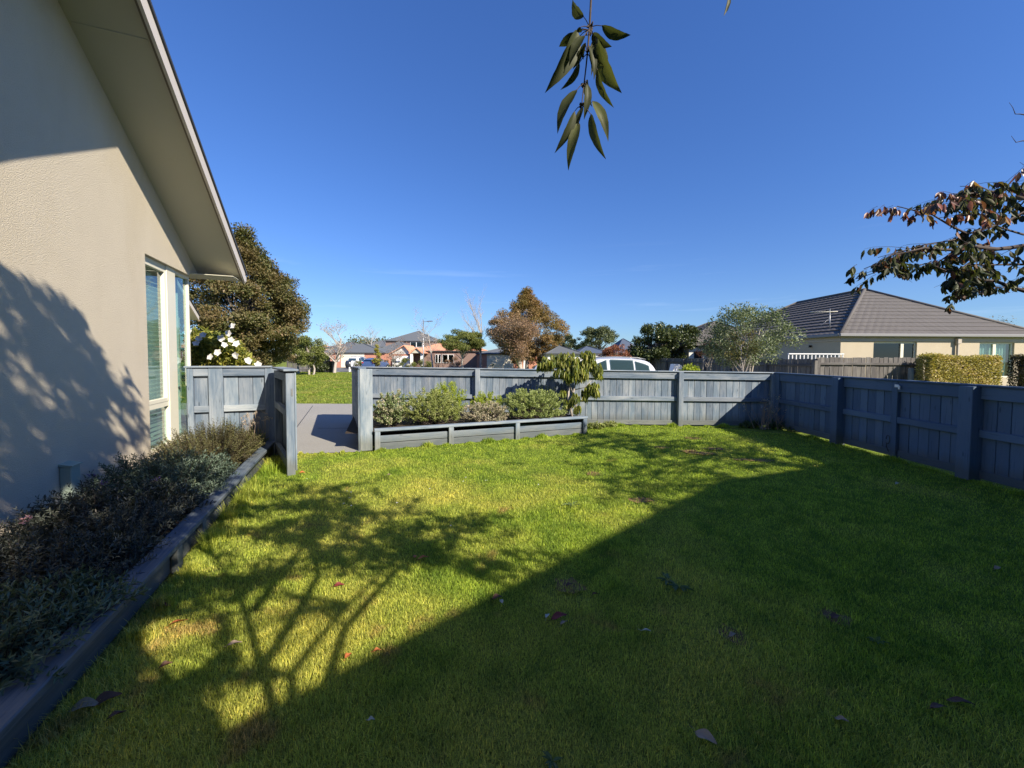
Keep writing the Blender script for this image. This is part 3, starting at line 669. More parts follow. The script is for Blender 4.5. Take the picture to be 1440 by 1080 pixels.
# --- tree beside the camera: throws the dappled shade on wall and lawn; one hanging shoot is in view
TB=Vector((1.02,-.28,0))
t=thing('cherry_tree',TB,'cherry tree by the photographer with one leafy shoot hanging at top centre','tree')
mb=MB(); LS=Leafset()
def limb(mb,pts,r0,r1,n=7):
    P=[Vector(p) for p in pts]; out=[]
    for i in range(len(P)-1):
        for u in (0,.5): out.append(P[i].lerp(P[i+1],u)+Vector((random.gauss(0,1),random.gauss(0,1),random.gauss(0,1)))*r0*(.25 if i or u else 0))
    out.append(P[-1]); k=len(out)-1
    mb.tube(out,[r0+(r1-r0)*i/k for i in range(k+1)],n,caps=True); return out
limb(mb,[TB,(1.0,-.3,.9),(1.05,-.26,1.7)],.07,.055,10)
LIMBS=[[(1.05,-.26,1.7),(1.5,.05,2.3),(2.1,.55,2.7),(2.8,.9,2.9)],
       [(1.05,-.26,1.6),(.8,-.45,2.6),(.4,-.4,3.6),(.25,-.35,4.4)],
       [(1.05,-.26,1.7),(1.3,-.2,2.9),(1.1,.0,4.0),(.7,.1,5.2)],
       [(1.3,-.2,2.7),(1.9,.0,3.4),(2.4,.3,4.1),(2.6,.5,4.6)],
       [(1.05,-.26,1.75),(1.7,-.6,2.6),(2.4,-.6,3.2),(3.1,-.4,3.7)],
       [(1.1,-.2,2.2),(1.5,.2,2.7),(1.7,.75,3.5),(1.5,1.0,4.1)],
       [(.8,-.45,2.6),(.2,-.7,3.2),(0,-.8,3.8),(-.1,-.7,4.3)],
       [(1.3,-.2,3.4),(.9,-.5,4.4),(.8,-.6,5.2)],
       [(1.1,0,4.0),(.7,-.1,4.4),(.5,.0,4.9)]]
for Lm in LIMBS: 
    pts=limb(mb,Lm,.028,.009)
    for k in range(10):
        f=random.uniform(.35,1); i=min(len(pts)-2,int(f*(len(pts)-1))); p=pts[i].lerp(pts[i+1],random.random())
        a=random.uniform(0,6.28); d=Vector((math.cos(a),math.sin(a),random.uniform(-.4,.7)))
        q=twig(mb,LS,p,d,random.uniform(.35,.8),22,.10,.006,reject=rej_all)
        if q and random.random()<.5: twig(mb,LS,q[3],Vector((random.gauss(0,1),random.gauss(0,1),0)),.4,12,.10,.004,reject=rej_all)
LP=[Vector(p) for Lm in LIMBS for p in Lm[1:]]
def fill(poly,cnt,Ha,Hb,wall=False,tgt=LP,r=.03,L0=.5,nl=22,ls=.10,mbx=None,LSx=None):
    xs=[p[0] for p in poly]; ys=[p[1] for p in poly]; k=0; tries=0
    while k<cnt and tries<cnt*30:
        tries+=1; x=random.uniform(min(xs),max(xs)); y=random.uniform(min(ys),max(ys)); ins=False
        for i in range(len(poly)):
            (xa,ya),(xb,yb)=poly[i],poly[i-1]
            if (ya>y)!=(yb>y) and x<(xb-xa)*(y-ya)/(yb-ya)+xa: ins=not ins
        if not ins: continue
        P=wall_at(x,y) if wall else G(x,y); H=random.uniform(Ha,Hb); c=P-sun_dir*((H-(P.z if not wall else P.z))/-sun_dir.z)
        if c.z<1.9 or inframe(np.array([tuple(c)]),60)[0]: continue
        a=random.uniform(0,6.28); q=twig(mbx or mb,LSx or LS,c,Vector((math.cos(a),math.sin(a),random.uniform(-.2,.3))),L0*random.uniform(.6,1.2),nl,ls,.005,reject=rej_all)
        if q is None: continue
        if k%6==0:
            n_l=min(tgt,key=lambda p:(p-c).length); m_=n_l.lerp(c,.5)+Vector((0,0,.08))
            if not inframe(np.array([tuple(m_),tuple(c)]),20).any(): (mbx or mb).tube([n_l,m_,c],[.012,.008,.004],5,caps=False)
        k+=1
fill([(0,385),(60,410),(120,470),(165,540),(196,640),(196,700),(60,720),(0,720)],175,4.0,6.2,True)
fill([(0,385),(60,400),(130,460),(190,560),(150,520),(90,470),(0,420)],26,4.2,6.2,True)
fill([(330,700),(420,684),(560,700),(600,745),(560,800),(470,790),(360,800),(300,760)],92,2.4,4.2)
fill([(560,735),(690,760),(745,806),(690,820),(620,800)],16,2.2,3.2)
fill([(200,800),(330,760),(340,840),(230,860)],30,2.4,4.0)
fill([(40,860),(180,880),(188,1000),(270,1050),(330,1075),(0,1075)],230,2.3,3.6)
fill([(0,700),(190,690),(330,650),(250,770),(120,880),(0,960)],200,2.8,5.5)
fill([(150,760),(300,700),(390,690),(260,790),(190,860)],24,2.6,4.2)
fill([(215,915),(330,930),(300,960),(215,950)],8,2.4,3.2)
mb.build('trunk',M['darkbark'],t); LS.build('crown',M['cherry'],t)
# hanging shoot: pixel sketch of each leaf turned into leaves hanging about 0.9 m away
YH=.92
def hp(x,y,dy=0): return atY(x,y,YH+dy)
mb=MB(); st=[hp(833,-160),hp(832,-70,.0),hp(831,0),hp(829,40),hp(826,75),hp(824,95),hp(821,120),hp(818,148),hp(813,176)]
ok=mb.tube(st,[.0032,.0028,.0024,.0024,.0018,.0016,.0014,.0011,.0007],7)
mb.tube([Vector((1.5,.05,2.3)),Vector((.9,.35,2.62)),Vector((.45,.75,2.7)),st[0]],[.012,.009,.006,.0035],6,caps=False)
for (x,y) in ((829,38),(827,48),(821,118),(818,148)):   # bud nodes
    for _ in range(5): p=hp(x+random.uniform(-3,3),y+random.uniform(-3,3)); mb.tube([p,p+Vector((random.gauss(0,.003),random.gauss(0,.003),random.gauss(0,.004)))],[.0035,.001],5)
HL=[((821,24),(804,0),13,.3),((846,36),(887,51),17,.4),((812,42),(769,131),31,.35),((815,50),(793,106),19,.25),((806,45),(786,66),20,.3),((815,88),(789,127),10,.3),
    ((835,52),(873,131),34,.75),((833,48),(860,66),18,.3),((828,64),(836,112),9,.2),((840,97),(862,153),11,.6),((811,126),(783,187),15,.3),((825,118),(822,168),12,.35),
    ((808,156),(781,216),14,.3),((833,142),(856,198),13,.7),((831,160),(851,224),12,.6),((814,172),(799,239),15,.75),((823,60),(820,84),9,.2),((832,62),(832,106),8,.2),((838,62),(848,92),12,.3),((816,38),(812,46),9,.3),((822,50),(800,92),13,.35),((836,60),(852,104),14,.7),((818,66),(806,98),9,.25),((834,46),(845,64),10,.4),((820,150),(808,188),9,.4),((826,112),(832,150),8,.5)]
ND=[(829,38),(829,42),(826,75),(821,118),(818,148),(813,176)]
shoot=MB(); SL=Leafset()
for (b,tp,wd_,rv) in HL:
    dyb=random.uniform(-.02,.02); P=hp(*b,dyb); Q=hp(*tp,dyb+random.uniform(-.015,.03)); D=Q-P; L=D.length
    px=L/math.hypot(tp[0]-b[0],tp[1]-b[1])
    fac=(EYE-P).normalized(); yaw=random.choice((-1,1))*random.uniform(.35,.8)
    Nn=Matrix.Rotation(yaw,3,D.normalized())@fac
    W=wd_*px/math.cos(yaw)*(.72 if wd_>15 else .95)
    # fine leaf: rows along its length, folded at the midrib and curling at the tip
    rows=14; vs=[]; S=D.normalized().cross(Nn).normalized(); Nn=S.cross(D.normalized()); Dn=D.normalized()
    ph=random.uniform(0,6)
    for i in range(rows+1):
        u=i/rows; prof=(math.sin(math.pi*min(1,u*1.02)**.75)**.85 if 0<u<1 else 0)
        hw=W/2*max(prof,.02 if u<1 else .0); c=P+Dn*L*u+Nn*(L*.10*math.sin(u*math.pi)-L*.04*u*u)+S*(.04*W*math.sin(u*5+ph))
        ser=1+.05*math.sin(i*3.1)
        for k,q in enumerate((-1,-.5,0,.5,1)): vs.append(c+S*hw*q*ser+Nn*(abs(q)*hw*.42+.05*hw*math.sin(u*22+k*2+ph)*abs(q)))
    fs=[(i*5+k,i*5+k+1,i*5+k+6,i*5+k+5) for i in range(rows) for k in range(4)]
    shoot.add(vs,fs,None,min(.93,rv+random.uniform(-.05,.05)),True)
    nb=min(ND,key=lambda q:(q[0]-b[0])**2+(q[1]-b[1])**2); nP=hp(*nb)
    mb.tube([nP,nP.lerp(P,.6)+Vector((0,0,.002)),P+Dn*L*.03],[.0011,.0009,.0007],5,caps=False)
    mb.tube([P+Nn*.0005,P+Dn*L*.5+Nn*(L*.10-.0008),P+Dn*L*.97+Nn*(-L*.03)],[.0008,.0006,.0002],4,caps=False)
stm=mb.build('hanging_stem',M['darkbark'],t)
lf=shoot.build('hanging_leaves',M['cherry'],t)
# tip of another shoot at the top edge
s2=Leafset(); P=atY(1026,-14,.95); Q=atY(1020,21,.95); s2.add([tuple(P)],[tuple(Q-P)],[(.5,-.8,.2)],[(Q-P).length],[.012],np.array([.3]),kind='oval'); s2.build('leaf_tip',M['cherry'],t)
mm=MB(); mm.tube([atY(1026,-14,.95),atY(1040,-60,1.0),Vector((1.4,.75,2.85))],[.001,.002,.004],5); mm.build('twig',M['darkbark'],t)

# --- right cherry tree: trunk outside the picture, branches reach in over the fence
TR=Vector((6.75,3.6,0)); t=thing('cherry_tree',TR,'cherry tree reaching in from the right edge with green and reddening leaves','tree')
mb=MB(); LS=Leafset(); LR=Leafset()
limb(mb,[TR,(6.7,3.65,1.0),(6.6,3.7,1.75)],.09,.075,10)
J=Vector((6.6,3.7,1.75))
YB=4.55
def q3(x,y,Y=YB): return atY(x,y,Y)
br=[ ([J,(6.3,4.1,2.35),q3(1440,408),q3(1400,396),q3(1350,388,4.5),q3(1310,372,4.4)],.032,.006),
     ([J,(6.4,4.2,2.6),q3(1440,345,4.7),q3(1400,350,4.6),q3(1350,352,4.5),q3(1300,350,4.4),q3(1255,358,4.4),q3(1215,378,4.35)],.034,.004),
     ([J,(6.5,4.3,2.9),q3(1440,300,4.8),q3(1400,315,4.7),q3(1360,330,4.6),q3(1310,303,4.5),q3(1262,290,4.4)],.028,.004),
     ([J,(6.5,4.4,3.1),q3(1440,262,4.9),q3(1400,268,4.8),q3(1360,272,4.7),q3(1335,285,4.6)],.024,.004),
     ([q3(1380,345,4.6),q3(1345,350,4.5),q3(1320,368,4.5),q3(1285,374,4.4),q3(1245,378,4.3),q3(1205,392,4.3)],.010,.003),
     ([q3(1350,388,4.5),q3(1345,405,4.45),q3(1342,428,4.4)],.006,.003),
     ([J,(6.6,4.3,3.2),q3(1460,215,4.9),q3(1440,198,4.9),q3(1430,200,4.9),q3(1422,191,4.9)],.014,.0015),
     ([(6.6,4.3,3.2),q3(1465,170,4.9),q3(1440,161,4.9),q3(1428,160,4.9),q3(1419,144,4.9)],.012,.0015),
     ([q3(1460,240,4.9),q3(1444,236,4.9),q3(1434,228,4.9)],.006,.0015),
     ([q3(1440,330,4.9),q3(1400,318,4.8),q3(1365,292,4.7),q3(1340,272,4.6)],.012,.003),
     ([q3(1400,350,4.8),q3(1350,336,4.6),q3(1300,344,4.5),q3(1235,362,4.4)],.012,.003),
     ([q3(1440,300,5.0),q3(1415,280,4.9),q3(1380,262,4.8),q3(1350,262,4.8)],.012,.003),
     ([q3(1440,390,4.9),q3(1410,405,4.8),q3(1380,400,4.7),q3(1350,420,4.6)],.010,.003),
     ([q3(1440,372,4.7),q3(1400,372,4.6),q3(1360,372,4.5),q3(1330,395,4.45)],.012,.003)]
def inzone(A):
    """the crown's outline: keep its ragged edge"""
    x,y=topix(A); xi=[1185,1200,1225,1260,1300,1320,1345,1390,1440,1600]; top=[372,352,288,284,288,262,252,247,236,225]; bot=[400,400,385,392,402,410,428,418,410,410]
    T_=np.interp(x,xi,top); B_=np.interp(x,xi,bot); out=(y<T_-4)|(y>B_)|(x<1196)
    notch=(x<1296)&(y>306)&(y<330)|(x<1240)&(y>306)&(y<346)
    return inframe(A,6)&(out|notch)
for bi,(P,r0,r1) in enumerate(br):
    pts=limb(mb,P,r0,r1,6)
    if bi in (6,7,8): continue
    nt_=19 if bi<4 else 14
    for k in range(nt_):
        f=random.uniform(.28,1.0); ii=f*(len(pts)-1); i=min(len(pts)-2,int(ii)); p=pts[i].lerp(pts[i+1],ii-i)
        a=random.uniform(0,6.28); d=Vector((math.cos(a)-.3,math.sin(a)*.7,random.uniform(-.35,.35)))
        red=(bi==2 and f>.74) or (bi==3 and random.random()<.3) or random.random()<.10
        twig(mb,LR if red else LS,p,d,random.uniform(.18,.55),14,.105,.0035,droop=1.25,reject=inzone)
# rest of its crown, out of the picture, shades the back of the lawn
for k in range(160):
    c=Vector((random.gauss(7.3,1.0),random.gauss(4.6,1.0),random.gauss(3.0,.42)))
    a=random.uniform(0,6.28); twig(mb,LS,c,Vector((math.cos(a),math.sin(a),0)),.55,13,.12,.004,droop=.8,reject=rej_all)
for k in range(9):
    limb(mb,[J,(J.x+random.uniform(-.3,.6),J.y+random.uniform(0,.5),2.4),(7.3+random.gauss(0,.6),4.4+random.gauss(0,.5),2.8),(7.3+random.gauss(0,1),4.6+random.gauss(0,.7),3.1)],.03,.008,5)
fill([(790,625),(880,605),(1150,602),(1185,640),(1060,662),(960,700),(880,712),(800,660)],150,2.5,3.5,tgt=[Vector((7.3,4.4,2.9)),Vector((6.8,4.8,2.8)),Vector((8,4.6,3)),Vector((6.3,3.9,2.7))],L0=.55,nl=15)
for (x,y,Y,red) in ((1244,288,4.4,1),(1256,289,4.4,1),(1268,291,4.4,1),(1280,294,4.45,1),(1292,298,4.45,1),(1234,290,4.4,1),(1208,384,4.35,0),(1220,378,4.35,0),(1216,396,4.3,0),(1232,386,4.3,0),(1345,412,4.45,0),(1342,424,4.4,0),(1350,402,4.45,0),(1205,372,4.35,0),(1240,366,4.4,0),(1250,372,4.4,0),(1262,366,4.4,0),(1250,378,4.4,0)):
    twig(mb,LR if red else LS,q3(x,y,Y),Vector((-.8,random.gauss(0,.4),-.2)),.10,9,.085,.0025,droop=1.4)
mb.build('trunk',M['darkbark'],t); LS.build('crown',M['cherry'],t); LR.build('red_leaves',M['cherry_red'],t)
# ================================================================ THE CREAM HOUSE (left)
random.seed(21); rng=np.random.default_rng(21)
hs=thing('house',HP(2,0),'cream plastered gable house with a tall corner window at the left','house')
TP=math.tan(R(28.6)); SA=3.9; ZA=ZS+SA*TP                 # ridge position and soffit height at it
SC=.45                                                     # house corner (the eave is boxed from 0 to SC)
W0,W1=s_of(wall_at(205,400)),s_of(wall_at(205,400))
SWIN=s_of(wall_at(205,400)); ZH=wall_at(205,352).z; ZSILL=.30
print('window s',SWIN,'head',ZH,'apex',ZA,'ZS',ZS)
ZH=min(ZH,ZS-.04)
m=MB()
T=.12
def wallpoly(pts,w0=0.0,w1=-T): m.prism([HP(s,w0,z) for s,z in pts],n_*(w1-w0))
wallpoly([(SWIN,-.2),(7.4,-.2),(7.4,ZS),(SA,ZA),(SWIN,ZS+SWIN*TP)])
wallpoly([(.0,ZS),(SC,ZS),(SC,ZH),(SWIN,ZH),(SWIN,ZS+SWIN*TP)])
wallpoly([(SC,-.2),(SWIN,-.2),(SWIN,ZSILL),(SC,ZSILL)])
# return walls of the body
m.prism([HP(7.4,-T,-.2),HP(7.4,-T,ZS),HP(7.4,-9,ZS),HP(7.4,-9,-.2)],e*-T)
m.prism([HP(SC,-1.6,-.2),HP(SC,-1.6,ZS-.01),HP(SC,-9,ZS-.01),HP(SC,-9,-.2)],e*T)
m.build('wall',M['stucco'],hs)
# soffits, barge board, roof
OV=.64
m=MB()
def slab(w0,w1,s0,z0,s1,z1,th): m.prism([HP(s0,w0,z0),HP(s1,w0,z1),HP(s1,w0,z1+th),HP(s0,w0,z0+th)],n_*(w1-w0))
slab(.0,OV-.03,.0,ZS,SA,ZA,.02); slab(.0,OV-.03,7.4,ZS,SA,ZA,.02)
m.prism([HP(0,-9,ZS-.012),HP(SC,-9,ZS-.012),HP(SC,-9,ZS-.002),HP(0,-9,ZS-.002)],n_*(9+OV-.05))
m.build('soffit',M['soffit'],hs)
m=MB()
q=wall_at(163,133,OV*.5); sj=s_of(q)     # joint strip across the soffit sheets
m.prism([HP(sj,.02,ZS+sj*TP-.006),HP(sj+.03,.02,ZS+(sj+.03)*TP-.006),HP(sj+.03,.02,ZS+(sj+.03)*TP-.001),HP(sj,.02,ZS+sj*TP-.001)],n_*(OV-.07))
m.build('soffit_joint',M['soffit'],hs)
m=MB()
for a,b in ((0,SA),(7.4,SA)):
    za,zb=ZS,ZA
    m.prism([HP(a,OV-.028,za-.035),HP(b,OV-.028,zb-.035),HP(b,OV-.028,zb+.0),HP(a,OV-.028,za+.0)],n_*.02)
m.build('soffit_shadow_gap',M['dark_brown'],hs)  # brown strip paints the shadow gap between soffit and barge board
m=MB()
for a,b in ((0,SA),(7.4,SA)):
    m.prism([HP(a,OV-.005,ZS-.045),HP(b,OV-.005,ZA-.045),HP(b,OV-.005,ZA+.135),HP(a,OV-.005,ZS+.135)],n_*.03)
m.build('barge_board',M['barge'],hs)
m=MB()
for sg in (0,1):
    f=(lambda s:s) if sg==0 else (lambda s:7.4-s)
    s0=-.06
    m.prism([HP(f(s0),OV+.045,ZS+s0*TP+.137),HP(f(SA),OV+.045,ZA+.137),HP(f(SA),OV+.045,ZA+.175),HP(f(s0),OV+.045,ZS+s0*TP+.175)],n_*-(9.6+OV))
m.build('roof',M['roofdark'],hs)
m=MB(); m.prism([HP(-.10,OV+.02,ZS-.0),HP(-.005,OV+.02,ZS-.0),HP(-.005,OV+.02,ZS+.10),HP(-.10,OV+.02,ZS+.10)],n_*-(9.6)); m.build('gutter',M['barge'],hs)
# window: glazing set back, frames, mullion, glass, blinds
WR=-.085
win=thing('window',HP(1.2,WR,.3),None,None); 
win.parent=hs; win.location=wm(hs).inverted()@HP(1.2,WR,.3)
s_m1=s_of(wall_at(232,500,WR)); s_m2=s_of(wall_at(244,500,WR)); s_r=s_of(wall_at(264,500,WR)); ZT=wall_at(222,570,WR).z
print('win',s_m1,s_m2,s_r,ZT)
m=MB()
def fb(sa,sb,za,zb,d0=-.03,d1=.03): m.box(HP(min(sa,sb),WR+d0,za),e*abs(sb-sa),n_*(d1-d0),UZ*(zb-za),.003)
fb(s_m2,s_m1,ZSILL,ZH-.001,-.03,.045)          # wide mullion
fb(SWIN-.035,SWIN-.002,ZSILL,ZH-.001)            # jamb at the wall
fb(s_m1,SWIN-.036,ZH-.055,ZH-.002); fb(s_r,s_m2,ZH-.055,ZH-.002)
fb(s_m1,SWIN-.036,ZT-.035,ZT+.035); fb(s_m1,SWIN-.036,ZSILL,ZSILL+.05); fb(s_r,s_m2,ZSILL,ZSILL+.05)
fb(s_r-.035,s_r,ZSILL,ZH-.001)
m.build('frame',M['frame'],win)
m=MB()
fb(s_m1+.001,s_m1+.05,ZT+.036,ZH-.056,-.02,.035); fb(SWIN-.09,SWIN-.037,ZT+.036,ZH-.056,-.02,.035); fb(s_m1+.051,SWIN-.091,ZH-.11,ZH-.056,-.02,.035); fb(s_m1+.051,SWIN-.091,ZT+.036,ZT+.09,-.02,.035)
m.build('sash',M['frame'],win)
m=MB()
m.box(HP(s_m1,WR-.012,ZT+.03),e*(SWIN-s_m1-.03),n_*.006,UZ*(ZH-.05-ZT-.03),.0005); m.box(HP(s_m1,WR-.012,ZSILL+.04),e*(SWIN-s_m1-.03),n_*.006,UZ*(ZT-ZSILL-.07),.0005)
m.box(HP(s_r,WR-.012,ZSILL+.04),e*(s_m2-s_r),n_*.006,UZ*(ZH-ZSILL-.09),.0005)
# glass of the side turning the corner
m.box(HP(s_r-.02,WR-.05,ZSILL+.04),n_*-1.45,e*.006,UZ*(ZH-ZSILL-.06),.0005)
m.build('pane',M['glass'],win)
m=MB()
m.box(HP(s_r-.03,WR-1.55,ZSILL),n_*.06,e*.05,UZ*(ZH-ZSILL),.002); m.box(HP(s_r-.03,WR-1.5,ZH-.05),n_*1.45,e*.05,UZ*.049,.002); m.box(HP(s_r-.03,WR-1.5,ZSILL),n_*1.45,e*.05,UZ*.04,.002)
m.build('corner_frame',M['frame'],win)
m=MB(); m.box(HP(SC-.02,-.002,ZSILL-.03),e*(SWIN-SC+.01),n_*-.07,UZ*.028,.003); m.build('sill',M['frame'],win)
bl=MB(); z=ZSILL+.05
while z<ZH-.1:
    bl.box(HP(s_m1-.36,WR-.11,z),e*(SWIN-s_m1+.38),n_*.012+UZ*.045,UZ*.002+n_*-.0005,.0005); z+=.062
bl.build('blind',M['blind'],win)
cu=MB(); P0=[]
for k in range(60): P0.append((s_r+.03+(s_m2-s_r)*k/59*.40, WR-.12+.022*math.sin(k*1.1)))
V=[HP(s,w_,z) for z in (ZSILL+.05,ZH-.06) for s,w_ in P0]; n0=len(P0)
cu.add(V,[(i,i+1,n0+i+1,n0+i) for i in range(n0-1)],smooth=True); cu.build('curtain',M['blind'],win)
m=MB()  # room behind: floor, back wall, ceiling
m.box(HP(SC+.12,-3.9,.2),e*6.6,n_*3.75,UZ*.04); m.box(HP(SC+.12,-4.0,.25),e*6.6,n_*.1,UZ*(ZS-.3)); m.box(HP(SC+.12,-3.9,ZS-.08),e*6.6,n_*3.75,UZ*.05); m.box(HP(3.0,-3.9,.25),e*.1,n_*3.7,UZ*(ZS-.35))
m.build('room',M['interior'],hs)
# grey-green service box low on the wall
P=wall_at(90,655); sb=s_of(P); zt=wall_at(92,650).z
bx=thing('service_box',HP(sb,0,zt-.5),'pale grey-green service box fixed low on the cream wall above the plants','service box')
m=MB(); m.box(HP(sb-.06,.002,zt-.62),e*.13,n_*.08,UZ*.60,.006); m.build('cabinet',M['greenbox'],bx)
m=MB(); m.prism([HP(sb-.07,.002,zt-.018),HP(sb-.07,.095,zt-.028),HP(sb-.07,.095,zt-.018),HP(sb-.07,.002,zt+.004)],e*.15); m.build('lid',M['greenbox'],bx)
# second gable wing, further along
s1=-8.6; wv=-3.35; P=atY(280,450,15); 
d=ray(280,450); tt=((HP(0,wv+.45)-EYE).dot(n_))/d.dot(n_); P=EYE+d*tt; s1=s_of(P); z1=P.z
g2=thing('garage_wing',HP(s1+3,wv),'second cream gable, mostly hidden behind the corner window','house')
m=MB(); sp=s1+4; m.prism([HP(s1+.4,wv,-.1),HP(s1+.4,wv,z1),HP(s1,wv,z1),HP(sp,wv,z1+4*TP),HP(sp+4,wv,z1),HP(sp+4,wv,-.1)],n_*-6); m.build('wall',M['stucco'],g2)
m=MB()
for a in (s1,sp+4): m.prism([HP(a,wv+.42,z1-.02),HP(sp,wv+.42,z1+4*TP-.02),HP(sp,wv+.42,z1+4*TP+.14),HP(a,wv+.42,z1+.14)],n_*.03)
m.build('barge_board',M['barge'],g2)
m=MB()
for a in (s1,sp+4): m.prism([HP(a,wv,z1+.001),HP(sp,wv,z1+4*TP+.001),HP(sp,wv,z1+4*TP+.02),HP(a,wv,z1+.02)],n_*.419)
m.build('soffit',M['soffit'],g2)
m=MB()
for a in (s1-.05,sp+4.05): m.prism([HP(a,wv+.48,z1+.142),HP(sp,wv+.48,z1+4*TP+.17),HP(sp,wv+.48,z1+4*TP+.2),HP(a,wv+.48,z1+.17)],n_*-6.6)
m.build('roof',M['roofdark'],g2)
# own house behind the photographer: its roof line shades the near lawn
Ka=G(320,1030)-sun_dir*(4.0/-sun_dir.z); Ka.z=0; u_=n_.copy()
gk=G(1012,678); best=None
# pitch of the rake so that its shadow passes through the bend in the shadow edge
for i in range(2000):
    Hh=3+i*.003; c=gk-sun_dir*(Hh/-sun_dir.z); v=Vector((c.x-Ka.x,c.y-Ka.y,0)); off=abs(v.x*-u_.y+v.y*u_.x)
    if best is None or off<best[0]: best=(off,Hh,c.x,c.y)
HK=best[1]; LK=(Vector((best[2],best[3],0))-Ka).dot(u_); print('rake',Ka,HK,LK)
bh=thing('house',Ka,'cream house wing behind the photographer, out of the picture','house')
m=MB(); bk=Vector((u_.y,-u_.x,0))
prof=[(-6,-.1),(16,-.1),(16,HK),(LK,HK),(0,4.0),(-6,4.0)]
m.prism([Ka+u_*a+UZ*z for a,z in prof],bk*.2)
m.prism([Ka+u_*-6+bk*.2+UZ*-.1,Ka+u_*-6+bk*.2+UZ*3.9,Ka+u_*-6+bk*6+UZ*2.6,Ka+u_*-6+bk*6+UZ*-.1],u_*.15)
m.build('wall',M['stucco'],bh)
m=MB()
for a,za,b,zb in ((-6,4.0,0,4.0),(0,4.0,LK,HK),(LK,HK,16,HK)):
    m.prism([Ka+u_*a+UZ*(za+.001),Ka+u_*b+UZ*(zb+.001),Ka+u_*b+bk*6+UZ*(zb-1.4),Ka+u_*a+bk*6+UZ*(za-1.4)],UZ*.03)
m.build('roof',M['roofdark'],bh)

# ================================================================ FENCES
def fence(name,label,A,Bp,zt0,zt1,posts,nrm,mat,post_w=.12,post_d=.13,rail=.165,mid=.455,cap=True,gap=.025,board=.15,cat='fence',postmat=None,skip_cap=False):
    """A..Bp ground line of the frame face, nrm = towards the viewer; posts = list of (fraction, width)"""
    A=Vector(A);Bp=Vector(Bp); nrm=Vector(nrm).normalized(); L=(Bp-A).length; u=(Bp-A)/L
    t=thing(name,A,label,cat); zt=lambda f:zt0+(zt1-zt0)*f
    posts=sorted(posts)
    for f,pw,pd_ in posts:
        c=A+u*L*f; m=MB(); m.box(c-u*pw/2-nrm*.02,u*pw,nrm*(pd_+.02),UZ*(zt(f)-.028),.006); m.build('post',M[mat],t)
    for (f0,w0,_),(f1,w1,__) in zip(posts,posts[1:]):
        a=f0*L+w0/2+.002; b=f1*L-w1/2-.002; m=MB(); x=a
        za,zb=zt(a/L),zt(b/L)
        def q(s,off,z): return A+u*s+nrm*off+UZ*z
        # palings
        while x<b-.02:
            wv_=min(board*random.uniform(.93,1.05),b-x); dz=zt(x/L)-.05
            m.box(q(x,-.022+random.uniform(-.003,.003),.035+gap),u*(wv_-.006),nrm*.018,UZ*(dz-.035-gap),.003); x+=wv_
        m.build('board_panel',M[mat],t)
        bk_=MB(); bk_.box(q(a-.05,-.032,.05+gap),u*(b-a+.1),nrm*.007,UZ*(min(za,zb)-.12-gap),.001); bk_.build('backing_boards',M[mat],t)
        for nm,zr,hh in (('top_rail',None,rail),('middle_rail',mid,.10),('base_board',gap,.11 if gap>.01 else .1)):
            m=MB()
            if nm=='top_rail': z0_,z1_=za-.028-hh,zb-.028-hh
            elif nm=='middle_rail': z0_=za*mid; z1_=zb*mid
            else: z0_=z1_=gap
            o_=q(a,.0,z0_); dvec=q(b,.0,z1_)-o_
            m.box(o_,dvec,nrm*(.045 if nm!='base_board' else .02),UZ*hh,.004); m.build(nm,M[mat],t)
    if cap:
        m=MB(); pd_=max(p[2] for p in posts); cuts=[0]
        x=0
        while x<L-1e-3:
            b=min(L,x+3.6); o_=A+u*x-nrm*.05+UZ*(zt(x/L)-.026); m.box(o_,(A+u*(b-.003)-nrm*.05+UZ*(zt(b/L)-.026))-o_,nrm*.125,UZ*.026,.005); x=b
        m.build('capping',M[mat],t)
    return t
def G2(x,y): g=G(x,y); return Vector((g.x,g.y,0))
FL0=G2(517.5,634)                       # near pillar
FLb=atY(500,560,9.58); FLb.z=0                     # corner with the street fence
FR=Vector((6.2,G2(1098,600).y,0))
print('front fence',FL0,FLb,FR,'dist')
FA=Vector((FLb.x,FLb.y,0)); L=(FR-FA).length; uu=(FR-FA)/L; fn=Vector((uu.y,-uu.x,0))
def ff(x):      # fraction along the street fence seen at pixel column x
    d=ray(x,560); dd=Vector((d.x,d.y,0)); t=(FA.x*uu.y-FA.y*uu.x)/(dd.x*uu.y-dd.y*uu.x); return ((dd*t)-FA).dot(uu)/L
def ztop(x,y): 
    f=ff(x); p=FA+uu*L*f; return Zat(x,y,p.y)
za=ztop(540,515.5); zb=ztop(1098,523.5); print('tops',za,zb, ztop(955,520.5),'len',L)
fence('street_fence','long blue-grey timber fence along the driveway behind the raised planter',FA,FR,za,zb,[(0.005,.1,.08),(ff(672),.11,.12),(ff(803),.11,.12),(ff(955),.11,.12),(.994,.12,.08)],fn,'fence')
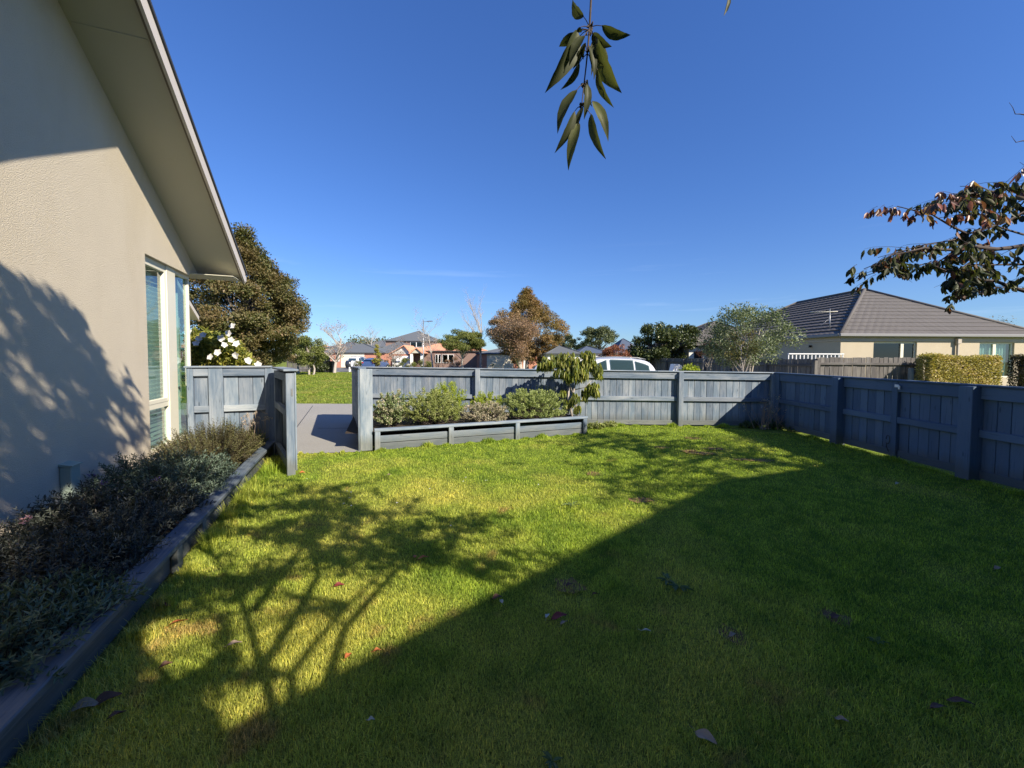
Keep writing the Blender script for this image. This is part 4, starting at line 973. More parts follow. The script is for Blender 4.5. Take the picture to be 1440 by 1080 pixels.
# right boundary fence, in shade
RA=Vector((6.2,FR.y-.03,0)); RB=Vector((6.2,.2,0)); rn=Vector((-1,0,0)); LR_=(RB-RA).length
def fr(x,X=6.2): d=ray(x,560); Yv=X*d.y/d.x; return (RA.y-Yv)/LR_
zr0=zb; pr=atY(1362,541,6.12*ray(1362,560).y/ray(1362,560).x); print('right top',pr)
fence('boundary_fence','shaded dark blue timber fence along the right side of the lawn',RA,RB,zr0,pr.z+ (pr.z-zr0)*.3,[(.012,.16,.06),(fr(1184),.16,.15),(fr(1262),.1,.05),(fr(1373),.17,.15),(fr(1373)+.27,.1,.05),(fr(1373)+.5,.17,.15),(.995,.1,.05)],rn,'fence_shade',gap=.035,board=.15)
hk=thing('wire_hook',Vector((6.13,RA.y-LR_*fr(1257),.35)),'bent wire loop hanging low on the shaded fence stud','hook')
c=Vector((6.13,RA.y-LR_*fr(1257),.30)); m=MB(); m.tube([c+Vector((0,.03*math.cos(a),.07*math.sin(a))) for a in [i*.45 for i in range(13)]]+[c+Vector((0,.02,-.12)),c+Vector((0,-.02,-.2))],.005,6); m.build('loop',M['black'],hk)
br_=thing('metal_bracket',Vector((6.12,RA.y-LR_*fr(1268),1.1)),'small bright metal bracket at the top of the shaded fence stud','bracket')
c=Vector((6.135,RA.y-LR_*fr(1268),pr.z-.11)); m=MB(); m.box(c+Vector((-.012,-.02,0)),(.010,0,0),(0,.07,0),(0,0,.045)); m.box(c+Vector((-.02,-.045,-.03)),(.016,0,0),(0,.03,0),(0,0,.06)); m.build('plate',M['white'],br_)
# return panel and pillar at the opening
rdv=(FLb-FL0).normalized(); rnn=Vector((rdv.y,-rdv.x,0))
rt=fence('return_fence','short fence return ending in a broad blue-grey pillar beside the lawn opening',FL0+rdv*.03-rnn*.09,FLb-rnn*.05,Zat(516,517,FL0.y)+.0,za,[(.02,.12,.06),(.5,.1,.05),(.985,.1,.05)],rnn,'fence',cap=True)
m=MB(); zp=Zat(516,516.5,FL0.y); w_=.205
m.box(FL0-n_*(w_/2)-n_*.02,n_*w_,-e*.045,UZ*(zp-.03),.006); m.box(FL0-n_*(w_/2+.03)-n_*.02,n_*.028,-e*.10,UZ*(zp-.04),.004); m.box(FL0-n_*(w_/2+.02)-n_*.02-e*.0+e*.02,n_*(w_+.03),-e*.15,UZ*.026+Vector((0,0,0)),.004) if False else None
m.build('pillar_face',M['fence'],rt)
# left fence between house corner and gate
PH=G2(383,637); sH=s_of(PH); wH=(PH-O).dot(n_); print('hinge s,w',sH,wH)
LA=HP(sH,.03); LB=HP(sH,wH+.02)
def fl(x): d=ray(x,560); d=Vector((d.x,d.y,0)); v=(LB-LA); Lq=v.length; v=v/Lq; t=(LA.x*v.y-LA.y*v.x)/(d.x*v.y-d.y*v.x); return ((d*t)-LA).dot(v)/Lq
zl=Zat(330,514.5,LA.lerp(LB,.6).y)
for x in (270,305,381): print(x,fl(x))
fence('side_fence','short sunlit blue-grey fence between the house corner and the gate',LA,LB,zl,zl,[(max(.03,fl(269)),.08,.05),(fl(305),.19,.05),(fl(382),.17,.05)],e,'fence',rail=.13,mid=.50,gap=.0,board=.20)
# gate swung in towards the lawn
GA=G2(387,640); GB=G2(404,670); gv=(GB-GA); Lg=gv.length; gu=gv/Lg; gn=Vector((-gu.y,gu.x,0)); gn=gn if gn.x>0 else -gn   # gn: board side
zg=Zat(408,522,GB.y); zg0=Zat(390,515,GA.y); print('gate',GA,GB,Lg,zg,zg0)
gt=thing('timber_gate',GA,'open blue-grey timber gate swung onto the lawn by the planting bed','gate')
m=MB(); m.box(GB-gu*.075,gu*.075,gn*.10,UZ*(zg-.03),.005); m.build('stile',M['fence'],gt)
m=MB(); m.box(GA+gu*.02,gu*.09,gn*.10,UZ*(zg-.03),.005); m.build('stile',M['fence'],gt)
for z,hh in ((.10,.12),(.56*zg,.10),(zg-.14,.11)):
    m=MB(); m.box(GA+gu*.112+UZ*z,gu*(Lg-.19),gn*.06,UZ*hh,.004); m.build('rail',M['fence'],gt)
m=MB(); x=.0
while x<Lg-.01:
    wv_=min(.145,Lg-x); m.box(GA+gu*x+gn*(.102+random.uniform(0,.003))+UZ*.06,gu*(wv_-.004),gn*.02,UZ*(zg-.05),.003); x+=.149
m.build('board_panel',M['fence'],gt)
m=MB(); m.box(GA-gn*.03+UZ*(zg-.002),gu*(Lg+.03),gn*.18,UZ*.028,.005); m.build('capping',M['fence'],gt)
m=MB(); lz=Zat(408,552,GB.y); m.box(GB+gu*.001+gn*.06+UZ*(lz-.05),gn*.022,gu*.006,UZ*.10,.002); m.build('latch_plate',M['galv'],gt)

# ================================================================ RAISED PLANTERS
def planter(name,label,A,Bp,nrm,zt,posts,cw,mat,nb=2,open_=.07,cat='planter'):
    A=Vector(A);Bp=Vector(Bp); L=(Bp-A).length; u=(Bp-A)/L; nrm=Vector(nrm); t=thing(name,A,label,cat)
    for f in posts:
        m=MB(); m.box(A+u*(L*f-.045),u*.09,nrm*.045,UZ*(zt-.045),.005); m.build('post',M[mat],t)
    h=(zt-.045-open_)/nb
    for k in range(nb):
        m=MB(); m.box(A+UZ*(h*k+.002)-nrm*.045,u*L,nrm*.04,UZ*(h-.008),.006); m.build('side_board',M[mat],t)
    m=MB(); m.box(A-nrm*(cw-.05)+UZ*(zt-.043),u*L,nrm*cw,UZ*.043,.006); m.build('capping',M[mat],t); return t
pu=(PB-PA).normalized(); pnn=Vector((pu.y,-pu.x,0)); Lp=(PB-PA).length
ztp=Zat(531,600,PA.y); ztp2=Zat(822,588,PB.y); print('planter top',ztp,ztp2,'len',Lp)
def fp(x): d=ray(x,620); d=Vector((d.x,d.y,0)); t=(PA.x*pu.y-PA.y*pu.x)/(d.x*pu.y-d.y*pu.x); return ((d*t)-PA).dot(pu)/Lp
pz=(ztp+ztp2)/2
planter('raised_planter','raised timber bed of leafy shrubs against the street fence',PA+Vector((0,0,0)),PB,pnn,pz,[.012,fp(634),fp(727),.985],.13,'fence',2,.075)
m=MB(); bkp=-pnn
m.box(PB-pu*.05+bkp*.05,bkp*((FR.y-PB.y)+.25),pu*.045,UZ*(pz-.05),.005); m.box(G2(716,600)+bkp*.35+UZ*(pz-.10),Vector((.62,.12,0)).normalized()*.75,Vector((-.03,.10,0)),UZ*.06,.005)
o=m.build('planter_end_boards',M['planter']); o.name='planter_divider_board'; tag(o,'worn boards closing the right end of the raised shrub bed','board')
sheet('planter_soil',[(PA.x-.5,PA.y+.0),(PA.x,PA.y+.04),(PB.x-.02,PB.y+.04),(PB.x-.3,9.55),(FA.x,9.62)],pz-.08,M['soil'])
# left bed
ww=wH+.02
zl_=.225
pA=HP(sH+.1,ww); pBb=HP(7.1,ww)
planter('garden_edging','long worn timber edging board of the bed below the cream wall',pA,pBb,n_,zl_,[.02,.32,(s_of(G(287,757))-sH)/(7.1-sH),.62],.14,'planter',1,.01)
sheet('garden_soil',[tuple(HP(sH-.1,.0))[:2],tuple(HP(sH-.1,ww-.04))[:2],tuple(HP(7.2,ww-.04))[:2],tuple(HP(7.2,0))[:2]],.13,M['soil'])
q=G(250,693,.3); m=MB(); m.box(HP(s_of(q)-.03,ww-.75,.12),n_*.62,e*.03,UZ*.13,.004); o=m.build('bed_divider_board',M['planter']); tag(o,'short dark board crossing the left bed between two shrubs','board')
# ================================================================ SHRUBS
def shrub(name,label,base,rx,ry,h,nstem,ll,lw,mat,per=26,rz=0,kind='narrow',up=1.0,stemr=.003,group=None,cat='shrub',flowers=None,bare=.15,lumpy=.2,axis=None,seed=1,zmin=.05,clipf=None,spray=.35):
    """stems fan from the base to a domed outline; paired leaves run up each stem"""
    rg=np.random.default_rng(seed); base=Vector(base); t=thing(name,base,label,cat,group)
    ax=Vector(axis) if axis is not None else Vector((1,0,0)); ay=Vector((-ax.y,ax.x,0))
    th=rg.uniform(0,2*np.pi,nstem); rr=np.sqrt(rg.uniform(0,1,nstem)); cx,cy=rr*np.cos(th),rr*np.sin(th)
    zt=np.sqrt(np.maximum(0,1-rr**2.6))*h*(1+lumpy*np.sin(cx*5+seed)*np.sin(cy*4+seed*2)+rg.normal(0,.07,nstem))
    zt=np.maximum(zt,h*.18)*rg.uniform(.72,1.03,nstem)
    A=np.array(ax);Bv=np.array(ay); b0=np.array(base)
    tip=b0+A*(cx*rx)[:,None]+Bv*(cy*ry)[:,None]+np.array([0,0,1])*zt[:,None]
    root=b0+A*(cx*rx*.62)[:,None]+Bv*(cy*ry*.62)[:,None]
    if clipf is not None:
        k=clipf(tip); tip,root=tip[k],root[k]
    ns=len(tip); mid=root*.45+tip*.55+np.array([0,0,1])*(.12*h)+rg.normal(0,.02,(ns,3))
    u=(np.arange(per)+.5)/per; u=bare+(1-bare)*u; U=u[None,:,None]
    C=root[:,None]*(1-U)**2+2*mid[:,None]*U*(1-U)+tip[:,None]*U**2
    T=norm((mid-root)[:,None]*(1-U)*2+(tip-mid)[:,None]*U*2)
    ang=(np.arange(per)*(np.pi/2)+ (np.arange(per)%2)*np.pi)[None,:]+rg.uniform(0,6,(ns,1))+rg.normal(0,.3,(ns,per))
    ref=norm(rg.normal(size=(ns,1,3))); S=norm(np.cross(T,ref)); Q=np.cross(T,S)
    side=S*np.cos(ang)[...,None]+Q*np.sin(ang)[...,None]
    D=norm(side*(1.0-spray*.5*u[None,:,None])+T*(.45+.5*u[None,:,None]**4)+np.array([0,0,.15])); Nn=norm(T+np.array([0,0,.3])+rg.normal(0,.25,(ns,per,3)))
    L=ll*rg.uniform(.65,1.15,(ns,per))*(1-.35*u[None]**6); n=ns*per
    rv=np.clip(rg.uniform(0,1,(ns,1))*.45+rg.uniform(0,1,(ns,per))*.45+.12*u[None]**3,0,1)
    LSx=Leafset(); LSx.add(C.reshape(-1,3),D.reshape(-1,3),Nn.reshape(-1,3),L.ravel(),L.ravel()*(lw/ll),rv.ravel(),kind=kind); LSx.build('foliage',M[mat],t)
    mb=MB(); 
    for i in range(0,ns,max(1,ns//160)): mb.tube([root[i]-np.array([0,0,.03]),mid[i]*.5+(root[i]*.25+tip[i]*.25),tip[i]],[stemr,stemr*.8,stemr*.4],4,caps=False)
    mb.build('stem',M['darkbark'],t)
    if flowers:
        nf,fm,fs=flowers; idx=rg.choice(ns,nf,replace=False)
        for i in idx:
            FL=Leafset(); k=26; P=np.repeat(tip[i][None],k,0)+rg.normal(0,fs*.35,(k,3)); FL.add(P,norm(rg.normal(size=(k,3))+[0,0,.6]),norm(rg.normal(size=(k,3))),np.full(k,fs*.8),np.full(k,fs*.28),rg.uniform(0,1,k)); FL.build('flower',M[fm],t)
    return t
def bush(name,label,base,rx,ry,h,ncl,cr,nl,ls,mat,seed=1,kind='oval',asp=.48,flat=1.0,flowers=None,up=.35,cat='shrub',lump=.1):
    """dense dome of small leafy shoots over a twiggy inside"""
    global rng
    rng=np.random.default_rng(seed); random.seed(seed); base=Vector(base); t=thing(name,base,label,cat); b0=np.array(base); LSx=Leafset(); mb=MB(); per=nl//ncl; tips=[]
    for k in range(ncl):
        d=rdir(1)[0]; d[2]=abs(d[2])**.7 if rng.random()<.75 else -.25*abs(d[2]); r=rng.uniform(.62,1.0) if rng.random()<.85 else rng.uniform(.3,.6)
        r*=1+lump*math.sin(d[0]*6+seed)*math.sin(d[1]*5+d[2]*4+seed*2)
        c=b0+np.array([d[0]*rx*r,d[1]*ry*r,h*.30+d[2]*h*.68*r]); c[2]=max(c[2],base.z+.03); out=norm(c-(b0+np.array([0,0,h*.2]))); q=int(per*rng.uniform(.6,1.4)); R_=cr*rng.uniform(.7,1.3)
        # each shoot: an axis with leaves around it
        ax=norm(out+rdir(1)[0]*.35+np.array([0,0,up])); u=rng.uniform(0,1,q); P=c+ax*((u-.6)*R_*1.05)[:,None]+rdir(q)*(R_*.62*(1-.5*u)*rng.uniform(.2,1,q))[:,None]
        D=norm(ax*(.5+.5*u[:,None])+rdir(q)*.85); L=ls*rng.uniform(.6,1.2,q); LSx.add(P,D,norm(ax*.6+rdir(q)*.6),L,L*asp,np.clip(rng.uniform(0,1)*.35+rng.uniform(0,1,q)*.5+.18*u,0,1),kind=kind)
        tips.append(c+ax*R_*.8)
        if k%3==0: mb.tube([base-UZ*.02+Vector((random.gauss(0,.03),random.gauss(0,.03),0)),Vector((b0*.5+c*.5))-UZ*.03,Vector(c)],[.007,.005,.002],4,caps=False)
    if flowers:
        nf,fm,fs=flowers
        for i in rng.choice(len(tips),nf,replace=False):
            FL=Leafset(); k=10; P=np.repeat(tips[i][None],k,0)+rng.normal(0,fs*.3,(k,3)); FL.add(P,rdir(k,.5),rdir(k),np.full(k,fs),np.full(k,fs*.5),rng.uniform(0,1,k)); FL.build('flower',M[fm],t)
    LSx.build('foliage',M[mat],t); mb.build('stem',M['darkbark'],t); return t
inbed=lambda lim=ww-.02+.10: (lambda P: ((P[:,0]-O.x)*n_.x+(P[:,1]-O.y)*n_.y>.02)&((P[:,0]-O.x)*n_.x+(P[:,1]-O.y)*n_.y<lim))
def wpos(x,y,z): g=G(x,y,z); return g
c=HP(1.85,.62,.12); 
shrub('hebe_shrub','bronze and dark green leafed shrub below the corner window',c,.98,.68,.55,1050,.028,.011,'hebe_red',34,axis=-e,seed=2,clipf=inbed(ww+.05),lumpy=.15)
shrub('hebe_shrub','low bronze-tipped shrub at the far end of the bed by the gate',HP(1.0,.85,.12),.40,.36,.36,170,.024,.010,'shrub_olive',28,axis=-e,seed=3,clipf=inbed(ww+.03))
shrub('hebe_shrub','grey-green narrow-leafed shrub in front of the service box',HP(3.30,.62,.12),.76,.70,.47,640,.050,.013,'hebe_grey',22,axis=-e,seed=4,flowers=(3,'purplepetal',.03),clipf=inbed(ww+.06),lumpy=.25)
shrub('hebe_shrub','dark purple-tinged shrub filling the middle of the left bed',HP(4.25,.62,.12),.68,.72,.42,640,.046,.012,'hebe_dark',22,axis=-e,seed=5,clipf=inbed(ww+.04),lumpy=.25)
shrub('hebe_shrub','dark low shrub between the purple-tinged and pale green ones',HP(5.05,.58,.12),.58,.72,.36,520,.046,.012,'hebe_dark',22,axis=-e,seed=6,clipf=inbed(ww+.04),flowers=(2,'pinkpetal',.03))
shrub('hebe_shrub','pale green leafy shrub spilling over the edging at bottom left',HP(5.75,.80,.13),.60,.62,.31,340,.056,.015,'hebe_pale',18,axis=-e,seed=7,clipf=inbed(ww+.12),spray=.6)
# seed stalks and a wispy weed by the gate
t=thing('dry_stalks',HP(1.0,1.0,.15),'pale dry grass stalks standing at the far end of the left bed','weed')
m=MB(); LSx=Leafset()
for k in range(34):
    p=HP(random.uniform(.75,1.25),random.uniform(.8,1.15),.2); q=p+Vector((random.gauss(0,.06),random.gauss(0,.06),random.uniform(.3,.52))); q2=q+Vector((random.gauss(.02,.05),random.gauss(0,.04),random.uniform(-.03,.06)))
    m.tube([p,p.lerp(q,.5)+Vector((0,0,.02)),q,q2],[.0025,.002,.002,.001],4,caps=False)
    n0=16; u=rng.uniform(0,1,n0)[:,None]; P=np.array(q)*(1-u)+np.array(q2)*u; LSx.add(P,rdir(n0),rdir(n0),np.full(n0,.022),np.full(n0,.006),rng.uniform(.7,1,n0))
m.build('stalk',M['twig'],t); LSx.build('seed_heads',M['shrub_pink'],t)
shrub('wispy_weed','feathery light green weed beside the dry stalks',HP(1.35,.75,.15),.18,.18,.55,40,.03,.005,'weed',26,seed=8)
# front planter shrubs
def pb(x,Y,z=None): p=B(x,Y); return Vector((p.x,p.y,pz-.10 if z is None else z))
def hgt(x,y,Y): return Zat(x,y,Y)-(pz-.10)
bush('variegated_shrub','cream-edged leafy shrub beside the broad fence pillar',pb(549,7.5),.32,.36,hgt(549,551,7.5),150,.085,8500,.034,'shrub_varieg',11,flowers=(5,'petal',.02))
bush('olive_shrub','largest olive-green shrub in the left half of the raised bed',pb(607,7.78),.62,.48,hgt(607,548,7.78),300,.095,21000,.027,'shrub_olive',12)
bush('lime_shrub','tall bright lime-green shrub behind the olive one',pb(629,8.6),.42,.34,hgt(629,536,8.6),180,.10,12000,.028,'shrub_lime',13,asp=.34,up=.9)
bush('pinkish_shrub','low pinkish grey shrub between the lime-green ones',pb(682,7.95),.50,.36,hgt(682,564,7.95),160,.075,8500,.028,'shrub_pink',14)
bush('lime_shrub','smaller lime-green shrub in the middle of the raised bed',pb(686,8.75),.40,.30,hgt(686,550,8.75),160,.085,10000,.026,'shrub_lime',15,asp=.34,up=.8)
bush('dome_shrub','dense rounded sage-green shrub at the right of the raised bed',pb(750,8.35),.70,.50,hgt(750,545,8.35),380,.085,28000,.025,'shrub_dome',16,lump=.04)
shrub('wispy_shrub','wispy grey-green growth rising behind the rounded sage shrub',pb(768,9.05),.36,.22,hgt(768,534,9.05),90,.034,.016,'shrub_dome',20,kind='oval',seed=17,bare=.35)
# weeping small tree in the planter
random.seed(9); rng=np.random.default_rng(99)
YT=8.75; tb=pb(813,YT); t=thing('weeping_tree',tb,'small weeping tree with long drooping green leaves in front of the street fence','tree')
mb=MB(); mb.tube([tb-UZ*.05,atY(810,572,YT),atY(806,553,YT),atY(809,540,YT)],[.030,.026,.022,.018],8)
mb.tube([atY(806,553,YT),atY(796,530,YT),atY(783,512,YT),atY(765,508,YT)],[.018,.013,.010,.005],6)
mb.tube([atY(809,540,YT),atY(812,520,YT),atY(806,505,YT),atY(800,500,YT)],[.015,.012,.009,.005],6)
mb.tube([atY(809,540,YT),atY(820,522,YT),atY(826,508,YT),atY(827,498,YT)],[.014,.011,.008,.004],6)
mb.tube([atY(808,548,YT),atY(822,545,YT-.1),atY(832,535,YT-.15)],[.012,.009,.004],6)
mb.tube([tb+Vector((-.12,-.05,0)),atY(799,560,YT),atY(800,545,YT)],[.03,.026,.02],7)
LSx=Leafset()
CL=[(768,510,.15,70),(782,508,.17,80),(796,505,.18,90),(806,512,.18,90),(815,525,.17,80),(800,525,.18,80),(827,500,.15,80),(836,515,.15,80),(822,512,.15,70),(841,525,.10,40),(832,545,.13,70),(823,555,.12,50),(808,560,.10,35),(800,565,.10,30),(792,552,.07,16),(760,516,.08,22),(812,575,.08,18),(838,552,.08,22),(788,522,.12,30)]
for x,y,r,k in CL:
    c=np.array(atY(x,y-3,YT+random.uniform(-.12,.12))); nr=max(8,int(k/1.9)); r*=1.25
    for j in range(nr):
        o0=c+rdir(1)[0]*r*rng.uniform(.2,1)*np.array([1,1,.75]); kk=8; a=rng.uniform(0,2*np.pi,kk)
        D=np.stack([np.cos(a)*.42,np.sin(a)*.42,-np.ones(kk)],-1)+rng.normal(0,.1,(kk,3)); L=rng.uniform(.10,.18,kk)
        LSx.add(np.repeat(o0[None],kk,0),D,norm(np.stack([np.cos(a),np.sin(a),np.full(kk,.4)],-1)),L,L*.20,np.clip(rng.uniform(0,.92,kk),0,1),kind='long')
mb.build('trunk',M['palebark'],t); LSx.build('crown',M['peach'],t)
# corner weeds and dry twiggy plant
random.seed(19)
t=thing('dry_shrub',Vector((5.72,9.0,0)),'dead twiggy plant in the shaded far corner of the lawn','shrub')
m=MB(); LSx=Leafset()
for k in range(26):
    p=Vector((5.72+random.gauss(0,.08) + (.35 if k%4==0 else 0),9.02+random.gauss(0,.05),0)); hgt_=random.uniform(.35,.85 if k%4 else .5)
    q=p+Vector((random.gauss(0,.14),random.gauss(0,.06),hgt_)); m.tube([p,p.lerp(q,.5)+Vector((random.gauss(0,.02),0,0)),q],[.006,.004,.002],5,caps=False)
    for j in range(3): w0=p.lerp(q,random.uniform(.4,.9)); m.tube([w0,w0+Vector((random.gauss(0,.08),random.gauss(0,.05),random.uniform(.04,.13)))],[.003,.0012],4,caps=False)
    if k%3==0: n0=14; P=np.array(q)+rng.normal(0,.035,(n0,3)); LSx.add(P,rdir(n0),rdir(n0),np.full(n0,.05),np.full(n0,.015),rng.uniform(.3,1,n0))
m.build('stem',M['twig'],t); LSx.build('dry_leaves',M['shrub_pink'],t)
for i,(x,y,rx_,h,lab,nm) in enumerate(((1055,601,.30,.16,'low dark weeds left of the dead twiggy plant','weed_patch'),(1095,603,.42,.20,'low weeds right under the dead twiggy plant','weed_patch'),(1125,607,.35,.14,'scattered weeds along the foot of the shaded fence','weed_patch'),(1192,622,.22,.16,'small weed clump at the first shaded fence pillar','weed_patch'),(836,603,.28,.15,'pale weeds at the right end of the raised bed','weed_patch'),(855,598,.22,.12,'straggly weeds at the foot of the sunlit fence','weed_patch'))):
    g=G(x,y); shrub(nm,lab,(g.x,min(g.y,9.25),0),rx_,.14,h,60,.05,.022,'weed' if i<4 else 'shrub_olive',9,kind='oval',seed=40+i,cat='weed')
g=G(967,597); shrub('weed_patch','single upright weed against the sunlit fence post',(g.x,g.y-.02,0),.05,.04,.22,8,.045,.02,'weed',12,kind='oval',seed=50,cat='weed')
for i,(x,y,s_) in enumerate(((938,818,.085),(955,828,.08),(803,712,.10),(777,1075,.05),(1235,905,.05))):
    g=G(x,y); t=thing('lawn_weed',g,['flat rosette weed in the shaded lawn centre','lighter rosette weed just right of the other flat one','leafy clover-like weed in the sunlit lawn','tiny weed at the bottom edge of the lawn','small weed in the shaded right of the lawn'][i],'weed')
    LSx=Leafset(); k=11; a=rng.uniform(0,6.28,k); D=np.stack([np.cos(a),np.sin(a),np.full(k,.35)],-1); P=np.repeat(np.array([[g.x,g.y,.012]]),k,0); LSx.add(P,D,np.tile([0,0,1.],(k,1)),rng.uniform(.6,1.2,k)*s_,np.full(k,s_*.25),rng.uniform(.4,1,k),kind='long'); LSx.build('leaves',M['weed'],t)
# white flowering shrub behind the side fence
random.seed(14); rng=np.random.default_rng(14)
YF=8.4; c=B(308,YF); t=thing('flowering_shrub',c,'tall leafy shrub with big white flowers behind the side fence','shrub')
LSx=Leafset(); mb=MB()
for k in range(360):
    f=random.random(); x=266+f*92; yt=np.interp(x,[262,285,315,340,352,360],[462,464,470,484,502,514])+random.uniform(-2,26)
    tp=np.array(atY(x,yt,YF+random.uniform(-.35,.35))); rt=np.array(B(x+random.uniform(-8,8),YF)); tp0=tp.copy(); md=rt*.35+tp*.65+[random.gauss(0,.05),0,.05]
    if k<140: mb.tube([rt,md,tp],[.006,.004,.002],4,caps=False)
    m_=20; u=(.45+.55*rng.uniform(0,1,m_))[:,None]; P=rt*(1-u)**2+2*md*u*(1-u)+tp*u*u; L=rng.uniform(.09,.17,m_)
    LSx.add(P,rdir(m_,.5),rdir(m_,.5),L,L*.26,np.clip(rng.uniform(0,1,m_)*.8+.15*(P[:,2]<1.5),0,1),kind='narrow')
mb.build('stem',M['green'] if False else M['reed'],t); LSx.build('foliage',M['reed'],t)
FLW=[(327,459),(286,471),(311,476),(325,478),(333,484),(276,483),(307,496),(332,500),(316,485),(296,502),(349,507),(279,476),(266,466),(322,469),(363,513)]
for (x,y) in FLW:
    c=atY(x,y,YF-.42); fl_=Leafset(); k=9; a=np.arange(k)*2*np.pi/5.0+rng.uniform(0,1); r=.085*random.uniform(.75,1.05)
    ax=Vector((random.uniform(-.2,.6),-1,random.uniform(.0,.5))).normalized(); s1_=ax.cross(UZ).normalized(); s2_=s1_.cross(ax)
    D=np.array([tuple(s1_*math.cos(q)+s2_*math.sin(q)+ax*.35) for q in a]); fl_.add(np.repeat(np.array([tuple(c)]),k,0),D,np.tile(tuple(ax),(k,1)),r*rng.uniform(.75,1.1,k),r*rng.uniform(.7,1.1,k),rng.uniform(0,1,k),kind='oval'); fl_.build('flower',M['petal'],t)

# ================================================================ FALLEN LEAVES
random.seed(77)
LC={'orange':onecol('orange_dead_leaf',(.55,.17,.05)),'red':onecol('dark_red_dead_leaf',(.20,.035,.03)),'brown':onecol('brown_dead_leaf',(.13,.06,.035)),'tan':onecol('tan_dead_leaf',(.42,.31,.22)),'pale':onecol('pale_dead_leaf',(.55,.55,.48))}
FLV=[(595,785,.085,'orange','large orange fallen leaf in the dappled left lawn',.3),(583,782,.06,'orange','smaller orange fallen leaf touching the large one',1.9),(477,823,.065,'red','dark red fallen leaf in the left lawn shadow',.5),
(228,853,.095,'red','crimson fallen leaf near the garden edging',.1),(251,875,.085,'orange','pale orange fallen leaf right of the crimson one',.9),(490,922,.055,'orange','small upright orange leaf near the shadow edge',1.4),(330,905,.065,'tan','curled tan leaf in the dappled grass',.6),
(118,996,.11,'tan','long grey-tan leaf near the bottom left edging',.3),(150,985,.10,'brown','brown leaf beside the long grey-tan one',.8),(699,841,.07,'brown','crumpled brown leaf at the shadow edge',.4),(705,845,.05,'pale','pale scrap of leaf at the shadow edge',2.0),
(786,868,.10,'red','curled red-brown leaf in the shaded lawn centre',.2),(770,866,.06,'pale','whitish curled leaf beside the curled red-brown one',1.2),(793,876,.06,'tan','lilac-tan leaf under the curled red-brown one',.7),(837,836,.05,'brown','small dark leaf in the shade right of centre',.3),
(908,887,.06,'pale','thin pale leaf in the shaded lawn',-.6),(992,1037,.09,'tan','tan stick-like leaf near the bottom centre right',-.9),(1183,1012,.05,'tan','thin tan leaf toward the bottom right',-.8),(1350,988,.09,'brown','long dark leaf near the bottom right corner',-.6),
(1320,995,.08,'brown','flat dark leaf left of the long dark one',.1),(1403,799,.06,'tan','tan curled leaf in the shade at far right',.2),(1175,868,.07,'brown','dark leaf on the bare patch at right',.3),(522,1012,.03,'pale','tiny white petal-like scrap in the near shade',.1),
(233,935,.05,'brown','brown leaf at the edge of the dappled light',.8),(340,712,.07,'tan','tan leaf close to the far garden edging',.8),(354,690,.06,'orange','orange-brown leaf below the open gate',.1),(165,1005,.06,'brown','dark brown leaf below the long grey-tan one',1.0),(800,822,.05,'brown','brown leaf on the thatch patch in the shade',.5),
(1262,680,.07,'pale','pale leaf at the foot of the near shaded pillar',.3),(547,668,.05,'tan','tan fleck on the sunlit grass near the opening',.3),(530,915,.04,'orange','little orange fleck in the sunlit grass',.3),(425,665,.07,'orange','brown-orange leaf beside the gate foot',.4),(210,820,.06,'red','reddish leaf on the grass beside the edging',1.2),(1030,893,.05,'tan','pale straw scrap on the bare patch in the shade',.4)]
for (x,y,s_,cn,lab,rz) in FLV:
    g=G(x,y,.022); mb=MB(); rows=7; D=Vector((math.cos(rz),math.sin(rz),random.uniform(0,.25))).normalized(); S=Vector((-D.y,D.x,random.uniform(-.4,.4))).normalized(); U_=D.cross(S); vs=[]; cur=random.uniform(.2,.7)
    s_*=1.05
    for i in range(rows+1):
        u=i/rows; hw=s_*.22*math.sin(math.pi*u**.8)**.8 if 0<u<1 else .0005
        for q in (-1,-.45,0,.45,1): vs.append(g+D*s_*(u-.5)+S*hw*q+UZ*(abs(q)**1.5*hw*cur+s_*.12*math.sin(u*3+rz)+.003*math.sin(u*9+q*4)))
    mb.add(vs,[(i*5+k,i*5+k+1,i*5+k+6,i*5+k+5) for i in range(rows) for k in range(4)],smooth=True)
    mb.tube([g-D*s_*.5,g-D*s_*.75+UZ*.004],[.0012,.0008],4)
    o=mb.build('fallen_leaf',LC[cn]); tag(o,lab,'leaf','leaves fallen on the lawn')
for k in range(15):
    x,y=(random.uniform(430,760),random.uniform(645,740)) if k<18 else (random.uniform(250,1100),random.uniform(700,1000))
    g=G(x,y,.024); fl_=Leafset(); a=rng.uniform(0,6.28,2); fl_.add(np.repeat(np.array([tuple(g)]),2,0),np.stack([np.cos(a),np.sin(a),np.full(2,.3)],-1),np.tile([0,0,1.],(2,1)),np.full(2,random.uniform(.015,.028)),np.full(2,.014),np.full(2,.5),kind='oval')
    o=fl_.build('petal',M['petal']); tag(o,'tiny white petal lying on the grass of the lawn','petal','white petals scattered over the lawn')
